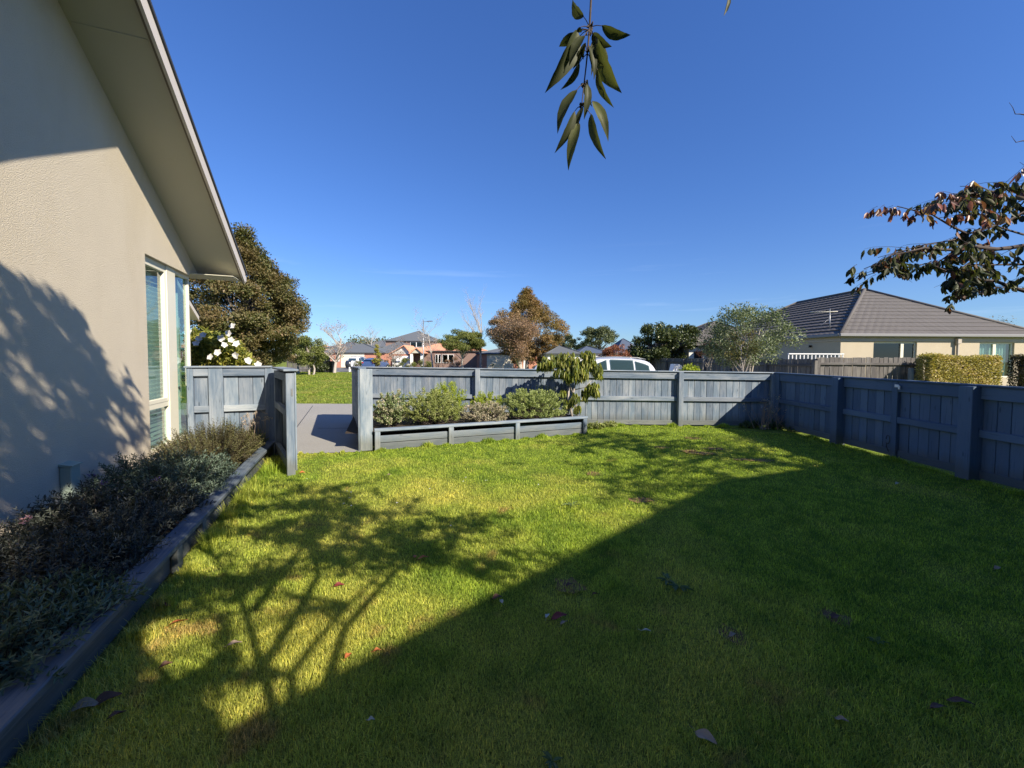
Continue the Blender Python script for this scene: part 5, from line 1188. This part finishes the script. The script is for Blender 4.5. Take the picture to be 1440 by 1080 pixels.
# ================================================================ NEIGHBOUR'S HOUSE (right)
def roof_face(mb,A,Bp,C,D,course=.34,riser=.045,wave=.010,per=.30,smooth=False):
    """A-B eave line, D-C upper line (D above A); stepped tile courses with rolled tiles"""
    A,Bp,C,D=map(Vector,(A,Bp,C,D)); nrm=(Bp-A).cross(D-A); nrm.normalize(); nrm=nrm if nrm.z>0 else -nrm
    ux=(Bp-A).normalized(); slope=((D+C)/2-(A+Bp)/2); up=(slope-ux*slope.dot(ux)); Ls=up.length; nr=max(2,round(Ls/course)); riser=.018 if abs(ux.x)>.5 else riser
    for r in range(nr):
        t0,t1=r/nr,(r+1)/nr; a0,b0=A.lerp(D,t0),Bp.lerp(C,t0); a1,b1=A.lerp(D,t1),Bp.lerp(C,t1)
        n0=max(2,int((b0-a0).length/per*6)); vs=[];
        def row(a,b,h):
            out=[]
            for k in range(n0+1):
                p=a.lerp(b,k/n0); x=(p-A).dot(ux); w_=abs(math.sin(math.pi*x/per))*wave; out.append(p+nrm*(h+w_))
            return out
        vs=row(a0,b0,-.004)+row(a0,b0,riser)+row(a1,b1,.0); m_=n0+1
        # make t1 row lie under next course
        fs=[(k,k+1,m_+k+1,m_+k) for k in range(n0)]+[(m_+k,m_+k+1,2*m_+k+1,2*m_+k) for k in range(n0)]
        mb.add(vs,fs)
def hip(name,label,cat,x0,x1,y0,y1,ze,zr,ov,wallm,roofm,ridge_axis='y',dx=None,dy=None,tiles=True,group=None,gut='gutter',fascia=True,wz=None):
    """rectangular hipped building; x0..y1 are the eave lines"""
    t=thing(name,Vector(((x0+x1)/2,y0,0)),label,cat,group)
    dx=dx or (x1-x0)/2; dy=dy or (y1-y0)/2
    if ridge_axis=='y': R0=Vector(((x0+x1)/2,y0+dy,zr)); R1=Vector(((x0+x1)/2,y1-dy,zr)); faces=[((x0,y0),(x1,y0),R0,R0),((x1,y0),(x1,y1),R1,R0),((x1,y1),(x0,y1),R1,R1),((x0,y1),(x0,y0),R0,R1)]
    else: R0=Vector((x0+dx,(y0+y1)/2,zr)); R1=Vector((x1-dx,(y0+y1)/2,zr)); faces=[((x0,y0),(x1,y0),R1,R0),((x1,y0),(x1,y1),R1,R1),((x1,y1),(x0,y1),R0,R1),((x0,y1),(x0,y0),R0,R0)]
    m=MB()
    for a,b,c,d in faces:
        A=Vector((*a,ze));Bq=Vector((*b,ze))
        if tiles: roof_face(m,A,Bq,c,d)
        else: m.add([A,Bq,c,d] if c!=d else [A,Bq,c],[(0,1,2,3) if c!=d else (0,1,2)])
    m.build('roof',M[roofm],t)
    m=MB(); rr=.07 if tiles else .05
    for a,b in (((x0,y0),R0),((x1,y0),R0 if ridge_axis=='y' else R1),((x1,y1),R1),((x0,y1),R1 if ridge_axis=='y' else R0)): m.tube([Vector((*a,ze+.02)),b+UZ*.03],[rr,rr],8)
    if (R0-R1).length>.2: m.tube([R0+UZ*.03,R1+UZ*.03],[rr,rr],8)
    m.build('ridge_tiles',M[roofm],t)
    m=MB(); 
    m.box((x0+ov,y0+ov,-.1),(x1-x0-2*ov,0,0),(0,.2,0),(0,0,ze-.12+.1),.01) if False else None
    X0,X1,Y0,Y1=x0+ov,x1-ov,y0+ov,y1-ov
    return t,(X0,X1,Y0,Y1)
def walls(t,rect,ze,mat,openings=(),name='wall'):
    """front wall (y=Y0) with openings (xa,xb,za,zb) plus the other three walls"""
    X0,X1,Y0,Y1=rect; m=MB(); xs=X0
    for (xa,xb,za,zb) in sorted(openings):
        if xa>xs: m.box((xs,Y0,-.1),(xa-xs,0,0),(0,.15,0),(0,0,ze+.1),.001)
        m.box((xa,Y0,zb),(xb-xa,0,0),(0,.15,0),(0,0,ze-zb),.001)
        if za>-.05: m.box((xa,Y0,-.1),(xb-xa,0,0),(0,.15,0),(0,0,za+.1),.001)
        xs=xb
    m.box((xs,Y0,-.1),(X1-xs,0,0),(0,.15,0),(0,0,ze+.1),.001)
    m.box((X0,Y0+.151,-.1),(.15,0,0),(0,Y1-Y0-.15,0),(0,0,ze+.1),.001); m.box((X1-.15,Y0+.151,-.1),(.15,0,0),(0,Y1-Y0-.15,0),(0,0,ze+.1),.001); m.box((X0+.151,Y1-.15,-.1),(X1-X0-.302,0,0),(0,.149,0),(0,0,ze+.1),.001)
    m.build(name,M[mat],t)
def window(t,xa,xb,Y,za,zb,mull=(),glassm='darkglass',back=None,fm='frame',fw=.05):
    wn=thing('window',Vector((xa,Y,za)),None,None); wn.parent=t; wn.location=wm(t).inverted()@Vector((xa,Y,za))
    m=MB(); m.box((xa,Y,za),(fw,0,0),(0,.06,0),(0,0,zb-za),.002); m.box((xb-fw,Y,za),(fw,0,0),(0,.06,0),(0,0,zb-za),.002); m.box((xa+fw,Y,zb-fw),(xb-xa-2*fw,0,0),(0,.06,0),(0,0,fw),.002); m.box((xa+fw,Y,za),(xb-xa-2*fw,0,0),(0,.06,0),(0,0,fw),.002)
    for q in mull: m.box((q-.06,Y-.01,za+fw),(.12,0,0),(0,.07,0),(0,0,zb-za-2*fw),.002)
    m.build('frame',M[fm],wn); m=MB(); m.box((xa+.01,Y+.03,za+.01),(xb-xa-.02,0,0),(0,.006,0),(0,0,zb-za-.02),.0005); m.build('pane',M[glassm],wn)
    m=MB(); bm_=back or 'interior'
    if back:
        P0=[(xa+.03+(xb-xa-.06)*k/50,Y+.16+.03*math.sin(k*1.3)) for k in range(51)]; m.add([Vector((*p,z)) for z in (za,zb) for p in P0],[(i,i+1,52+i,51+i) for i in range(50)],smooth=True)
    else: m.box((xa-.3,Y+.9,za-.3),(xb-xa+.6,0,0),(0,.05,0),(0,0,zb-za+.4),.001)
    m.build('curtain' if back else 'room_wall',M[bm_],wn); return wn
random.seed(31)
EX0,EY0=B(1180,16).x,16.0; ZE=Zat(1180,470,16); AP=atY(1216,408,19.7); EX1=2*AP.x-EX0; print('nb house',EX0,EX1,ZE,AP)
RY1=24.3
nb,rc=hip('house','cream rendered neighbour house with a grey-brown tiled hip roof at the right','house',EX0,EX1,EY0,RY1+3.7,ZE,AP.z,.14,'cream_wall','tile_grey','y',dy=AP.y-EY0)
# far rear hip needs the same dy: handled by y1
OPN=[(atY(1228,490,16.15).x,atY(1289,490,16.15).x,.9,Zat(1250,481,16.15)),(atY(1377,490,16.15).x,atY(1426,490,16.15).x,.9,Zat(1400,482,16.15))]
walls(nb,rc,ZE-.10,'cream_wall',OPN)
xm=atY(1270,490,16.15).x; window(nb,*OPN[0][:2],16.20,*OPN[0][2:],mull=(xm,)); window(nb,*OPN[1][:2],16.20,*OPN[1][2:],mull=(atY(1400,490,16.15).x,),back='blind',glassm='glass')
m=MB(); m.box((EX0+.06,EY0+.06,ZE-.10),(EX1-EX0-.12,0,0),(0,RY1+3.5-EY0,0),(0,0,.02),.001); m.build('soffit',M['soffit'],nb)
m=MB(); zf=Zat(1300,481,16.45); m.box((rc[0]-.02,rc[2]-.03,zf+.01),(rc[1]-rc[0]+.04,0,0),(0,.028,0),(0,0,ZE-.11-zf-.01),.003); m.box((rc[0]-.03,rc[2],zf+.01),(.028,0,0),(0,rc[3]-rc[2],0),(0,0,ZE-.11-zf-.01),.003); m.build('frieze_board',M['taupe'],nb)
m=MB(); m.box((EX0-.08,EY0-.10,ZE-.09),(EX1-EX0+.16,0,0),(0,.10,0),(0,0,.12),.02); m.box((EX0-.10,EY0+.01,ZE-.09),(.10,0,0),(0,RY1+3.6-EY0,0),(0,0,.12),.02); m.build('gutter',M['gutter'],nb)
xd=atY(1334,490,16.4).x; m=MB(); m.box((xd-.035,rc[2]-.115,0),(.07,0,0),(0,.08,0),(0,0,ZE-.25),.01); m.box((xd-.07,rc[2]-.14,ZE-.36),(.16,0,0),(0,.11,0),(0,0,.24),.01); m.build('downpipe',M['taupe'],nb)
lp=Vector((rc[0]-.08,16.5+1.2,ZE-.42)); m=MB(); m.tube([lp+Vector((.08,0,0)),lp,lp-UZ*.06],[.03,.05,.07],8); m.build('wall_lamp',M['black'],nb)
# attached rear wing, lower left
wx=B(957,27.5).x; nb2,rc2=hip('house_wing','lower rear wing of the neighbour house left of the silvery tree','house',wx,wx+7.5,26.8,35,Zat(965,486,27),Zat(965,486,27)+1.9,.45,'cream_wall','tile_grey','y',dy=3.6)
walls(nb2,rc2,Zat(965,486,27)-.08,'whitewall'); xw=B(981,27.2).x; 
m=MB(); m.box((xw-.25,rc2[2]-.03,.2),(.5,0,0),(0,.025,0),(0,0,1.9),.003); m.build('door',M['black'],nb2)
# aerial on the eave
ta=thing('tv_aerial',atY(1167,470,17.2),'television aerial on a pole in front of the tiled roof','aerial')
p0=atY(1167,473,17.2); p1=atY(1167,434,17.2); m=MB(); m.tube([p0-UZ*.1,p1],[.02,.018],8); m.build('mast',M['galv'],ta)
a=atY(1140,439,17.2); b=atY(1178,438,17.0); m=MB(); m.tube([a,b],[.02,.02],6)
m.build('boom',M['frame'],ta)
m=MB()
for k in range(9): p=a.lerp(b,.05+.11*k); m.tube([p-Vector((.0,.22-.01*k,0)),p+Vector((0,.22-.01*k,0))],[.006,.006],5)
m.build('element',M['galv'],ta); m=MB(); m.tube([atY(1150,462,17.2),atY(1167,447,17.2)],[.006,.006],4); m.build('stay',M['galv'],ta)
# white slatted pergola top beyond the weathered fence
xa=B(1108,14.4).x; xb=B(1186,14.4).x; zt_=Zat(1150,497,14.4); tp_=thing('white_trellis',Vector((xa,14.4,0)),'white slatted trellis top showing over the weathered fence','trellis')
m=MB(); m.box((xa,14.38,zt_-.04),(xb-xa,0,0),(0,.07,0),(0,0,.04)); m.box((xa,14.40,zt_-.5),(xb-xa,0,0),(0,.03,0),(0,0,.04)); m.build('rail',M['white'],tp_)
m=MB(); k=xa
while k<xb: m.box((k,14.40,zt_-.46),(.03,0,0),(0,.03,0),(0,0,.42),.002); k+=.14
m.build('slats',M['white'],tp_)
for q in (xa+.02,xb-.09): m=MB(); m.box((q,14.39,0),(.07,0,0),(0,.07,0),(0,0,zt_-.5)); m.build('post',M['white'],tp_)
# weathered neighbour fences
def oldfence(name,label,A,Bp,nrm,zt,mat='oldwood',gap=.02):
    A=Vector(A);Bp=Vector(Bp);L=(Bp-A).length;u=(Bp-A)/L;nrm=Vector(nrm); t=thing(name,A,label,'fence'); m=MB(); x=0
    while x<L: wv_=random.uniform(.135,.15); m.box(A+u*x+nrm*random.uniform(-.008,.008)+UZ*.02,u*(wv_-gap*random.uniform(.1,.6)),nrm*.018,UZ*(zt+random.uniform(-.015,.012)),.004); x+=wv_
    m.build('board_panel',M[mat],t); x=0
    while x<=L+.01: m=MB(); m.box(A+u*(x-.05)+nrm*.03,u*.10,nrm*.10,UZ*(zt-.03),.006); m.build('post',M[mat],t); x+=2.4 if L>5 else L
    for z in (.3,zt-.22): m=MB(); m.box(A+UZ*z+nrm*.03,u*L,nrm*.04,UZ*.075,.004); m.build('rail',M[mat],t)
    return t
xs_=B(1147,12.6).x; ztf=Zat(1200,503.5,12.6)
oldfence('weathered_fence','weathered dark paling fence facing the lawn in front of the neighbour house',(xs_,12.6,0),(B(1290,12.6).x,12.6,0),(0,-1,0),ztf)
oldfence('weathered_fence','grey weathered paling fence running back behind the silvery tree',(xs_-.02,12.5,0),(xs_-.02,27.0,0),(-1,0,0),Zat(1060,505,17))
oldfence('weathered_fence','grey far paling fence behind the parked white car',(B(925,27.2).x,27.2,0),(xs_-.1,27.2,0),(0,-1,0),1.58)
pt=MB(); x=B(1281,12.3).x; pt.box((x,12.3,0),(.10,0,0),(0,.1,0),(0,0,Zat(1281,518,12.3)),.006); o=pt.build('short_post',M['planter']); tag(o,'short pale post between the weathered fence and the golden hedge','post')
# hedges
def hedge(name,label,x0,x1,y0,y1,h,mat,n,ls):
    t=thing(name,Vector((x0,y0,0)),label,'hedge'); m=MB(); m.box((x0+.12,y0+.12,0),(x1-x0-.24,0,0),(0,y1-y0-.24,0),(0,0,h-.12),.08); m.build('inner_branches',M['darkbark'],t)
    A=[(x1-x0)*h,(x1-x0)*h*.3,(y1-y0)*h,(y1-y0)*h,(x1-x0)*(y1-y0)]; A=np.array(A)/sum(A); f=rng.choice(5,n,p=A); a,b=rng.uniform(0,1,n),rng.uniform(0,1,n)
    P=np.zeros((n,3)); N_=np.zeros((n,3))
    for k in range(5):
        q=f==k
        if k<2: P[q]=np.stack([x0+a[q]*(x1-x0),np.full(q.sum(),y0 if k==0 else y1),b[q]*h],-1); N_[q]=[0,-1 if k==0 else 1,0]
        elif k<4: P[q]=np.stack([np.full(q.sum(),x0 if k==2 else x1),y0+a[q]*(y1-y0),b[q]*h],-1); N_[q]=[-1 if k==2 else 1,0,0]
        else: P[q]=np.stack([x0+a[q]*(x1-x0),y0+b[q]*(y1-y0),np.full(q.sum(),h)],-1); N_[q]=[0,0,1]
    P+= -N_*rng.uniform(0,.14,(n,1))+rng.normal(0,.012,(n,3)); P[:,2]+= .035*np.sin(P[:,0]*3.1)+.02*np.sin(P[:,0]*9)
    c=np.array([(x0+x1)/2,(y0+y1)/2,h*.5]); edge_=np.abs(P-c)/np.array([(x1-x0)/2,(y1-y0)/2,h*.5]); P=np.where((np.sort(edge_,1)[:,1]>.9)[:,None],c+(P-c)*.975,P)
    L=ls*rng.uniform(.6,1.3,n); LSx=Leafset(); LSx.add(P,norm(N_*.6+rdir(n)*.8+[0,0,.2]),norm(N_+rdir(n)*.6),L,L*.6,np.clip(rng.uniform(0,1,n)*.75+.25*(.5+.5*np.sin(P[:,0]*5+P[:,2]*7)),0,1)); LSx.build('foliage',M[mat],t)
hedge('clipped_hedge','clipped golden-green hedge block behind the shaded fence',B(1286,12.35).x,B(1411,11.85).x,11.85,12.35,Zat(1350,500.5,11.85),'hedge',30000,.045)
hedge('clipped_hedge','duller purplish hedge block at the right edge',B(1416,12.2).x,17.4,11.7,12.2,Zat(1430,498,11.4),'hedge2',26000,.05)
# ================================================================ FAR HOUSES
random.seed(41)
def far_house(name,label,px0,px1,Y,depth,ye,yr,roofm,wallm,axis='x',rfrac=.35,ov=.16,opens=(),wins=()):
    x0,x1=B(px0,Y).x,B(px1,Y).x; ze=Zat((px0+px1)/2,ye,Y); zr=Zat((px0+px1)/2,yr,Y+depth/2)
    t,rc=hip(name,label,'house',x0,x1,Y,Y+depth,ze,zr,ov,wallm,roofm,axis,dx=min((x1-x0)*.49,depth*rfrac*1.4),dy=depth*.49 if axis=='y' else None,tiles=False)
    walls(t,rc,ze-.05,wallm,opens)
    m=MB(); m.box((x0+.03,Y+.03,ze-.05),(x1-x0-.06,0,0),(0,depth-.06,0),(0,0,.03),.001); m.build('soffit',M['soffit'],t)
    m=MB(); m.box((x0-.05,Y-.08,ze-.1),(x1-x0+.1,0,0),(0,.08,0),(0,0,.14),.01); m.build('gutter',M['roofdark'],t)
    for (a,b,za,zb,mat,nm) in wins:
        if nm=='window': window(t,B(a,Y).x,B(b,Y).x,Y+ov-.065,za,zb,mull=((B(a,Y).x+B(b,Y).x)/2,),fm='white')
        else:
            m=MB(); xa,xb=B(a,Y).x,B(b,Y).x; n=4 if nm=='garage_door' else 1
            for k in range(n): m.box((xa,Y+ov-.04,za+(zb-za)*k/n),(xb-xa,0,0),(0,.035,0),(0,0,(zb-za)/n-.015),.004)
            m.build(nm,M[mat],t)
    return t
far_house('brick_house','orange brick house with a slate roof and wide cream garage door',442,542,60,11,496,483.5,'tile_slate','brick_orange',wins=((479,512,0,2.15,'creamdoor','garage_door'),(474,477,.9,2.0,'','window'),(448,464,.1,1.9,'black','carport_shade_panel')))  # flat black panel on the wall paints the dark inside of the carport
far_house('brick_house','dark roofed house just left of the grey gable',519,578,68,12,497,480,'tile_slate','brick_orange')
far_house('two_storey_house','tallest house, two storeys, with a slate hip roof behind the street lamp',541,616,76,11,479.5,466,'tile_slate','brick_brown',wins=((577,594,3.5,4.5,'','window'),))
oh=far_house('tiled_house','brown brick house with a terracotta tiled roof and white porch columns',578,686,56,11,493.5,478.5,'tile_orange','brick_brown',rfrac=.5,wins=((612,620,.8,2.0,'','window'),(622,638,.8,2.0,'','window')))
# porch: gable, two columns, brown door
xa,xb=B(574.5,53.4).x,B(597,53.4).x; ze=Zat(585,496.5,53.4); zg_=Zat(585,488.5,53.4); ym=(xa+xb)/2
m=MB(); m.prism([(xa+.2,53.5,ze),(xb-.2,53.5,ze),(ym,53.5,zg_-.12)],(0,.08,0)); m.build('porch_gable',M['soffit'],oh)
m=MB()
for s_,x_ in ((0,xa),(1,xb)): m.prism([(x_,53.3,ze-.02),(ym,53.3,zg_),(ym,53.3,zg_-.12),(x_+(.2 if s_==0 else -.2),53.3,ze-.12)],(0,4.0,0))
m.build('porch_roof',M['tile_orange'],oh)
for x_ in (B(578.5,53.6).x,B(593,53.6).x): m=MB(); m.box((x_-.17,53.6,0),(.34,0,0),(0,.34,0),(0,0,ze-.01),.01); m.build('column',M['white'],oh)
m=MB(); m.box((B(583,56.4).x,56.38,0),(.9,0,0),(0,.05,0),(0,0,2.0),.01); m.build('door',M['dark_brown'],oh)
xa,xb=B(547,55).x,B(580,55).x; ze=Zat(563,497,55); zg_=Zat(563,485,55); ym=B(569,55).x
gh=thing('gabled_garage',Vector((ym,55,0)),'gabled brick garage with a grey gable left of the porch','garage')
m=MB(); m.box((xa+.2,55,-.1),(xb-xa-.4,0,0),(0,5,0),(0,0,ze+.05),.01); m.build('wall',M['brick_orange'],gh)
m=MB(); m.prism([(xa+.2,54.98,ze-.05),(xb-.2,54.98,ze-.05),(ym,54.98,zg_-.15)],(0,4.9,0)); m.build('gable',M['whitewall'],gh)
m=MB()
for x_ in (xa,xb): m.prism([(x_,54.6,ze-.1),(ym,54.6,zg_),(ym,54.6,zg_-.12),(x_,54.6,ze-.22)],(0,5.4,0))
m.build('roof',M['tile_orange'],gh)
m=MB(); m.box((B(552,55).x,54.95,0),(B(576,55).x-B(552,55).x,0,0),(0,.04,0),(0,0,ze-.35),.01); m.build('garage_door',M['white'],gh)
far_house('brick_house','house with orange brick and a long cream garage door behind the autumn trees',669,757,54,11,497.5,488,'tile_slate','brick_orange',wins=((684.5,722,0,2.1,'creamdoor','garage_door'),(736,741,0,2.0,'white','door'),(727,733,.5,2.0,'black','door')))
far_house('grey_roof_house','plain grey hip roof between the autumn tree and the weeping tree',768,822,40,9,497.5,486.5,'tile_slate','whitewall')
far_house('blue_roof_house','white house with a long blue-grey roof above the white car',812,860,50,10,497,487,'tile_blue','whitewall',rfrac=.2)
far_house('blue_roof_house','blue-grey pointed roof left of the dark glossy tree',866,915,62,12,497,476.5,'tile_blue','whitewall',rfrac=.7)
far_house('white_house','white walled house glimpsed between the dark glossy tree and the rear wing',928,957,36,8,492,488,'tile_dark','whitewall',wins=((946,951,.6,1.7,'','window'),))
far_house('terracotta_roof_house','far pale house with a terracotta roof above the verge trees',428,456,85,10,492,486,'tile_orange','whitewall')
far_house('grey_roof_house','far pale grey roof behind the leafless tree, left of the tallest house',508,545,92,12,488,478.5,'tile_slate','whitewall')
far_house('grey_roof_house','far slate roof seen through the red-leafed bare tree',455,505,86,12,489,481.5,'tile_slate','whitewall')
# paling fence under the verge trees
oldfence('weathered_fence','open dark fence under the verge trees at the left',(B(405,40).x,40,0),(B(452,40).x,40,0),(0,-1,0),1.2,gap=.12)
# ================================================================ STREET LAMP, LETTERBOX, BIN
pl=B(595.5,50); zt_=Zat(596,450,50); t=thing('street_lamp',pl,'tall slim grey street lamp in front of the terracotta roof','street lamp')
m=MB(); m.tube([pl,pl+UZ*1.2,pl+UZ*zt_],[.10,.08,.055],10); m.build('pole',M['galv'],t)
m=MB(); m.tube([pl+UZ*(zt_-.25),pl+Vector((.55,-.1,zt_-.15))],[.03,.03],6); m.build('arm',M['galv'],t)
m=MB(); m.box(pl+Vector((.45,-.25,zt_-.22)),(.75,0,.03),(0,.28,0),(0,0,.10),.03); m.build('lamp_head',M['galv'],t)
pl=B(491,43.5); t=thing('letterbox',pl,'dark rounded letterbox with a white front on the far kerb','letterbox')
m=MB(); m.tube([pl+Vector((-.35,.2,.78)),pl+Vector((.25,.2,.78))],[.42,.42],16); m.build('box',M['cardark'],t)
m=MB(); m.tube([pl+Vector((.25,.2,.78)),pl+Vector((.31,.2,.78))],[.40,.40],16); m.build('front',M['white'],t); m=MB(); m.box(pl+Vector((-.06,.1,0)),(.14,0,0),(0,.14,0),(0,0,.4)); m.build('post',M['white'],t)
pl=B(491.5,41.8); m=MB(); m.box(pl-Vector((.06,.06,.1)),(.12,0,0),(0,.12,0),(0,0,.62),.02); o=m.build('marker_post',M['white']); tag(o,'low white marker post at the far edge of the verge','post')
pl=B(464.5,38.2); t=thing('wheelie_bin',pl,'tall black wheeled bin beside the bare tree trunk','bin')
m=MB(); z0,z1=.06,1.12; a_,b_=.25,.32; vs=[(-a_,-a_,z0),(a_,-a_,z0),(a_,a_,z0),(-a_,a_,z0),(-b_,-b_,z1),(b_,-b_,z1),(b_,b_,z1),(-b_,b_,z1)]; m.add([pl+Vector(v) for v in vs],[(0,1,5,4),(1,2,6,5),(2,3,7,6),(3,0,4,7),(3,2,1,0),(4,5,6,7)]); m.build('body',M['black'],t)
m=MB(); m.box(pl+Vector((-.34,-.36,1.122)),(.68,0,0),(0,.74,0),(0,0,.06),.02); m.build('lid',M['black'],t)
for s_ in (-1,1): m=MB(); m.tube([pl+Vector((s_*.26,.26,.1)),pl+Vector((s_*.31,.26,.1))],[.1,.1],14); m.build('wheel',M['rubber'],t)
pl=B(951,12.4); t=thing('letterbox',pl,'small pale letterbox top just above the blue fence beside the lime bush','letterbox')
m=MB(); z1=Zat(951,512,12.4); m.box(pl+Vector((-.03,0,0)),(.06,0,0),(0,.06,0),(0,0,z1-.22)); m.build('post',M['galv'],t); m=MB(); m.prism([pl+Vector((-.15,-.1,z1-.22)),pl+Vector((.13,-.1,z1-.22)),pl+Vector((.13,-.1,z1-.05)),pl+Vector((.05,-.1,z1)),pl+Vector((-.10,-.1,z1))],(0,.3,0)); m.build('box',M['white'],t)
# ================================================================ CARS
def car(name,label,loc,rz,paintm,L=4.5,H=1.66,W=1.82,kind='suv',group=None,roofm=None):
    t=thing(name,loc,label,'car',group,rz)
    X=wm(t)
    # stations along the length (front at +x): (x, belt height, top height, half width bottom, half width top)
    h=H
    st=[(-.50,.55,.55,.74,.6),(-.495,.80,.82,.84,.66),(-.475,1.0,1.12,.89,.62),(-.44,1.03,h-.20,.91,.60),(-.36,1.02,h-.06,.91,.62),(-.22,1.01,h-.01,.92,.64),(-.05,.99,h,.92,.64),(.10,.98,h-.04,.92,.63),(.17,.975,h-.14,.92,.62),(.285,.965,1.02,.92,.66),(.34,.94,.97,.92,.70),(.43,.84,.88,.90,.68),(.48,.70,.74,.84,.6),(.50,.55,.55,.76,.55)]
    k=W/1.84; m=MB(); rings=[]
    for (x,zb_,zt_,wb,wt) in st:
        x*=L; wb*=k; wt*=k
        ring=[(x,0,.22),(x,wb*.85,.22),(x,wb,.34),(x,wb*1.01,.6*zb_+.1),(x,wb*.985,zb_)]
        zz=max(zt_,zb_+.005)
        ring+=[(x,wb*.985+(wt-wb*.985)*.578,zb_+(zz-zb_)*.52),(x,wt,zb_+(zz-zb_)*.9),(x,wt*.75,zz-.0),(x,0,zz+.015)]
        ring+= [(p[0],-p[1],p[2]) for p in ring[-2:0:-1]]; rings.append([X@Vector(p) for p in ring])
    n=len(rings[0]); vs=[p for r in rings for p in r]; fs=[(i*n+j,i*n+(j+1)%n,(i+1)*n+(j+1)%n,(i+1)*n+j) for i in range(len(rings)-1) for j in range(n)]
    fs+= [tuple(range(n))[::-1],tuple((len(rings)-1)*n+j for j in range(n))]; m.add(vs,fs,smooth=True)
    o=m.build('body',M[paintm],t); sb=o.modifiers.new('s','SUBSURF'); sb.levels=2; sb.render_levels=2
    # glass: side windows follow the tumblehome, set just outside the body
    def side(x,f,s):   # point on greenhouse side, f 0..1 from belt to roof edge
        xs_=[q[0]*L for q in st]; zb_=np.interp(x,xs_,[q[1] for q in st]); zz=np.interp(x,xs_,[q[2] for q in st]); wb=np.interp(x,xs_,[q[3] for q in st])*k*.985; wt=np.interp(x,xs_,[q[4] for q in st])*k
        f2=f; y=wb+(wt-wb)*f2/.9; return X@Vector((x,s*(y+.022),zb_+(zz-zb_)*f2))
    wins=[(-.40,-.27,.10,.60,.82),(-.255,-.035,.08,.86,.88),(-.005,.22,.08,.88,.34)]
    for s in (-1,1):
        for (a,b,f0,fa,fb_) in wins:
            m=MB(); N0=8; top=[];bot=[]
            for q in range(N0+1): u=q/N0; x=(a+(b-a)*u)*L; bot.append(side(x,f0,s)); top.append(side(x,max(f0+.02,fa+(fb_-fa)*u),s))
            vs=bot+top; fs=[(q,q+1,N0+2+q,N0+1+q) for q in range(N0)]; m.add(vs,fs,smooth=True); m.build('side_window',M['carglass'],t)
        # roof rail
        m=MB(); m.tube([X@Vector((x*L,s*.60*k,np.interp(x,[q[0] for q in st],[q[2] for q in st])+.03)) for x in (-.38,-.30,-.1,.05,.13)],[.012,.02,.02,.02,.012],6); m.build('roof_rail',M['galv'],t)
        m=MB(); m.box(X@Vector((.19*L,s*.93*k,.98)),X.to_3x3()@Vector((.14,0,0)),X.to_3x3()@Vector((0,s*.18,0)),(0,0,.13),.03); m.build('wing_mirror',M[paintm],t)
        m=MB(); m.box(X@Vector((-.492*L,s*.60*k,.80)),X.to_3x3()@Vector((.10,0,0)),X.to_3x3()@Vector((0,s*.24,0)),(0,0,.2),.03); m.build('tail_lamp',M['carred'],t)
        m=MB(); m.box(X@Vector((.455*L,s*.52*k,.66)),X.to_3x3()@Vector((.10,0,0)),X.to_3x3()@Vector((0,s*.26,0)),(0,0,.12),.03); m.build('headlight',M['darkglass'],t)
        for xw_ in (-.30,.31):
            c=X@Vector((xw_*L,s*(.80*k),.33)); ax=X.to_3x3()@Vector((0,s,0)); m=MB(); m.tube([c,c+ax*.02,c+ax*.18,c+ax*.2],[.30,.335,.335,.30],22); o=m.build('wheel',M['rubber'],t)
            m=MB(); m.tube([c+ax*.195,c+ax*.207],[.22,.20],16); m.build('rim',M['rim'],o)
    for nm,xa_,xb_,wa,wb2 in (('windscreen',.175,.275,.52,.60),('rear_window',-.445,-.478,.52,.56)):
        za_=np.interp(xa_,[q[0] for q in st],[q[2] for q in st]); zb_=np.interp(xb_,[q[0] for q in st],[q[2] for q in st]); m=MB()
        s_=.03 if xa_>0 else -.03
        m.add([X@Vector((xa_*L+s_,-wa*k,za_)),X@Vector((xa_*L+s_,wa*k,za_)),X@Vector((xb_*L+s_,wb2*k,zb_+.05)),X@Vector((xb_*L+s_,-wb2*k,zb_+.05))],[(0,1,2,3)]); m.build(nm,M['carglass'],t)
    return t
p=B(868,16); car('parked_car','white car with dark tailgate parked behind the street fence',Vector((p.x-.52,16.4,.01)),math.pi,'carwhite',4.2,Zat(870,502,15.8)-.03)
p=B(775,17.5); car('parked_car','white car mostly hidden behind the small weeping tree',Vector((p.x+1.25,18.6,.01)),0,'carwhite',4.2,Zat(790,508,18)-.01)
p=B(504,56.5); car('parked_car','white car parked in front of the cream garage door',Vector((p.x,57.0,-.04)),R(84),'carwhite',4.4,1.7)
p=B(536,54); car('parked_car','blue car near the yellow-green conical tree',Vector((p.x,52,-.04)),R(80),'carblue',4.2,1.5)
